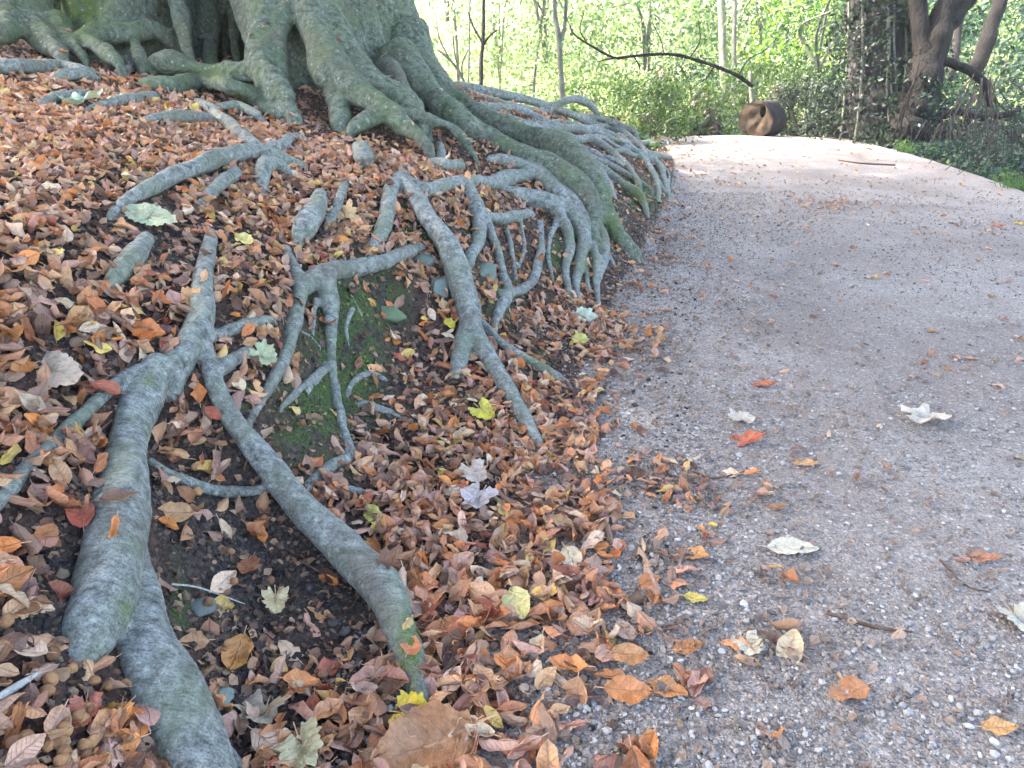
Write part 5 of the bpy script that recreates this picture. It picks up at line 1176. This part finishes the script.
# grass tuft at right edge
def tuft(u_, v_, lab, seed):
    q, tt = raycast(u_, v_, 0, 0, .5, 14); r = np.random.default_rng(seed); V = []; f = []
    for j in range(40):
        b = q + r.normal(0, .06, 3) * [1, 1, 0]; d = r.normal(0, .09, 3); d[2] = 0; h = r.uniform(.08, .2); s = np.array([.004, 0, 0]); k = len(V)
        V += [b - s, b + s, b + d * .5 + s * .8 + [0, 0, h * .7], b + d * .5 - s * .8 + [0, 0, h * .7], b + d * 1.3 + [0, 0, h]]; f += [(k, k + 1, k + 2, k + 3), (k + 3, k + 2, k + 4)]
    me = bpy.data.meshes.new('grass_tuft'); me.from_pydata([list(v - q) for v in V], [], f); me.materials.append(M_FOL); set_attr(me, 'col', np.tile(srgb(84, 112, 54), (len(V), 1)))
    o = link('grass_tuft', me); o.location = q; tag(o, lab, 'grass tuft')
tuft(1012, 188, 'bright green grass tuft at the right edge of the path', 1); tuft(905, 152, 'small grass tuft at the foot of the leaning tree', 2)
# ------------------------------------------------------------------ beech crown, out of view; spread and thickened to shade bank and path
rg = np.random.default_rng(31); n = CROWN_N; cl = n // 30
d = rg.normal(0, 1, (cl, 3)); d /= np.linalg.norm(d, axis=1)[:, None]; d *= rg.random((cl, 1)) ** .45
c = np.array([-2.8, 5.6, 9.2]) + d * np.array([8.4, 9.6, 3.0]); P = clumps(c, (.8, .8, .45), 30, 5)
fol_obj('crown', P, rg.uniform(.18, .32, len(P)), cols([(150,140,60),(120,128,52),(170,120,60),(96,112,48)], len(P), 8), tree, 2, asp=.75)
SUN_E=2.0; SUN_ANG=.8; EXPO=3.65; HAZE=.0012
# ------------------------------------------------------------------ light
w = bpy.data.worlds.new('World'); SC.world = w; w.use_nodes = True; nt = w.node_tree
bg = nt.nodes['Background']; sky = nt.nodes.new('ShaderNodeTexSky'); sky.sky_type = 'NISHITA'; sky.sun_disc = False
SUN_EL, SUN_AZ = math.radians(48), math.radians(-62)      # azimuth from +y towards +x
sky.sun_elevation = SUN_EL; sky.sun_rotation = SUN_AZ; sky.dust_density = 4.0; sky.air_density = .75; sky.ozone_density = .6
nt.links.new(sky.outputs[0], bg.inputs[0]); bg.inputs[1].default_value = .15
sl = bpy.data.lights.new('sun', 'SUN'); sl.energy = SUN_E; sl.angle = math.radians(SUN_ANG); sl.color = (1, .95, .86)
so = bpy.data.objects.new('sun', sl); COL.objects.link(so)
d = Vector((math.sin(SUN_AZ) * math.cos(SUN_EL), math.cos(SUN_AZ) * math.cos(SUN_EL), math.sin(SUN_EL)))
so.rotation_euler = d.to_track_quat('Z', 'Y').to_euler(); so.location = (0, 0, 20)
SC.view_settings.view_transform = 'Standard'; SC.view_settings.look = 'None'; SC.view_settings.gamma = 1
SC.view_settings.exposure = EXPO; SC.view_settings.use_curve_mapping = False
SC.cycles.max_bounces = 6; SC.cycles.diffuse_bounces = 3; SC.cycles.transmission_bounces = 4; SC.cycles.transparent_max_bounces = 4
SC.cycles.use_denoising = True

# ------------------------------------------------------------------ haze
def haze():
    x0, x1, y0, y1, z0, z1 = -95, 95, -12, 105, -4, 26
    V = [(x, y, z) for x in (x0, x1) for y in (y0, y1) for z in (z0, z1)]
    Fq = [(0, 1, 3, 2), (4, 6, 7, 5), (0, 4, 5, 1), (2, 3, 7, 6), (0, 2, 6, 4), (1, 5, 7, 3)]
    me = bpy.data.meshes.new('haze'); me.from_pydata(V, [], Fq); me.update(); m = bpy.data.materials.new('haze'); m.use_nodes = True; nt = m.node_tree; nt.nodes.clear()
    o_ = nt.nodes.new('ShaderNodeOutputMaterial'); p = nt.nodes.new('ShaderNodeVolumePrincipled'); p.inputs['Density'].default_value = HAZE; p.inputs['Color'].default_value = (.92, .96, 1, 1); p.inputs['Anisotropy'].default_value = .3
    nt.links.new(p.outputs[0], o_.inputs['Volume']); me.materials.append(m); tag(link('haze', me), 'thin bright haze in the wood', 'haze', kind='stuff')
if HAZE > 0: haze(); SC.cycles.volume_bounces = 1
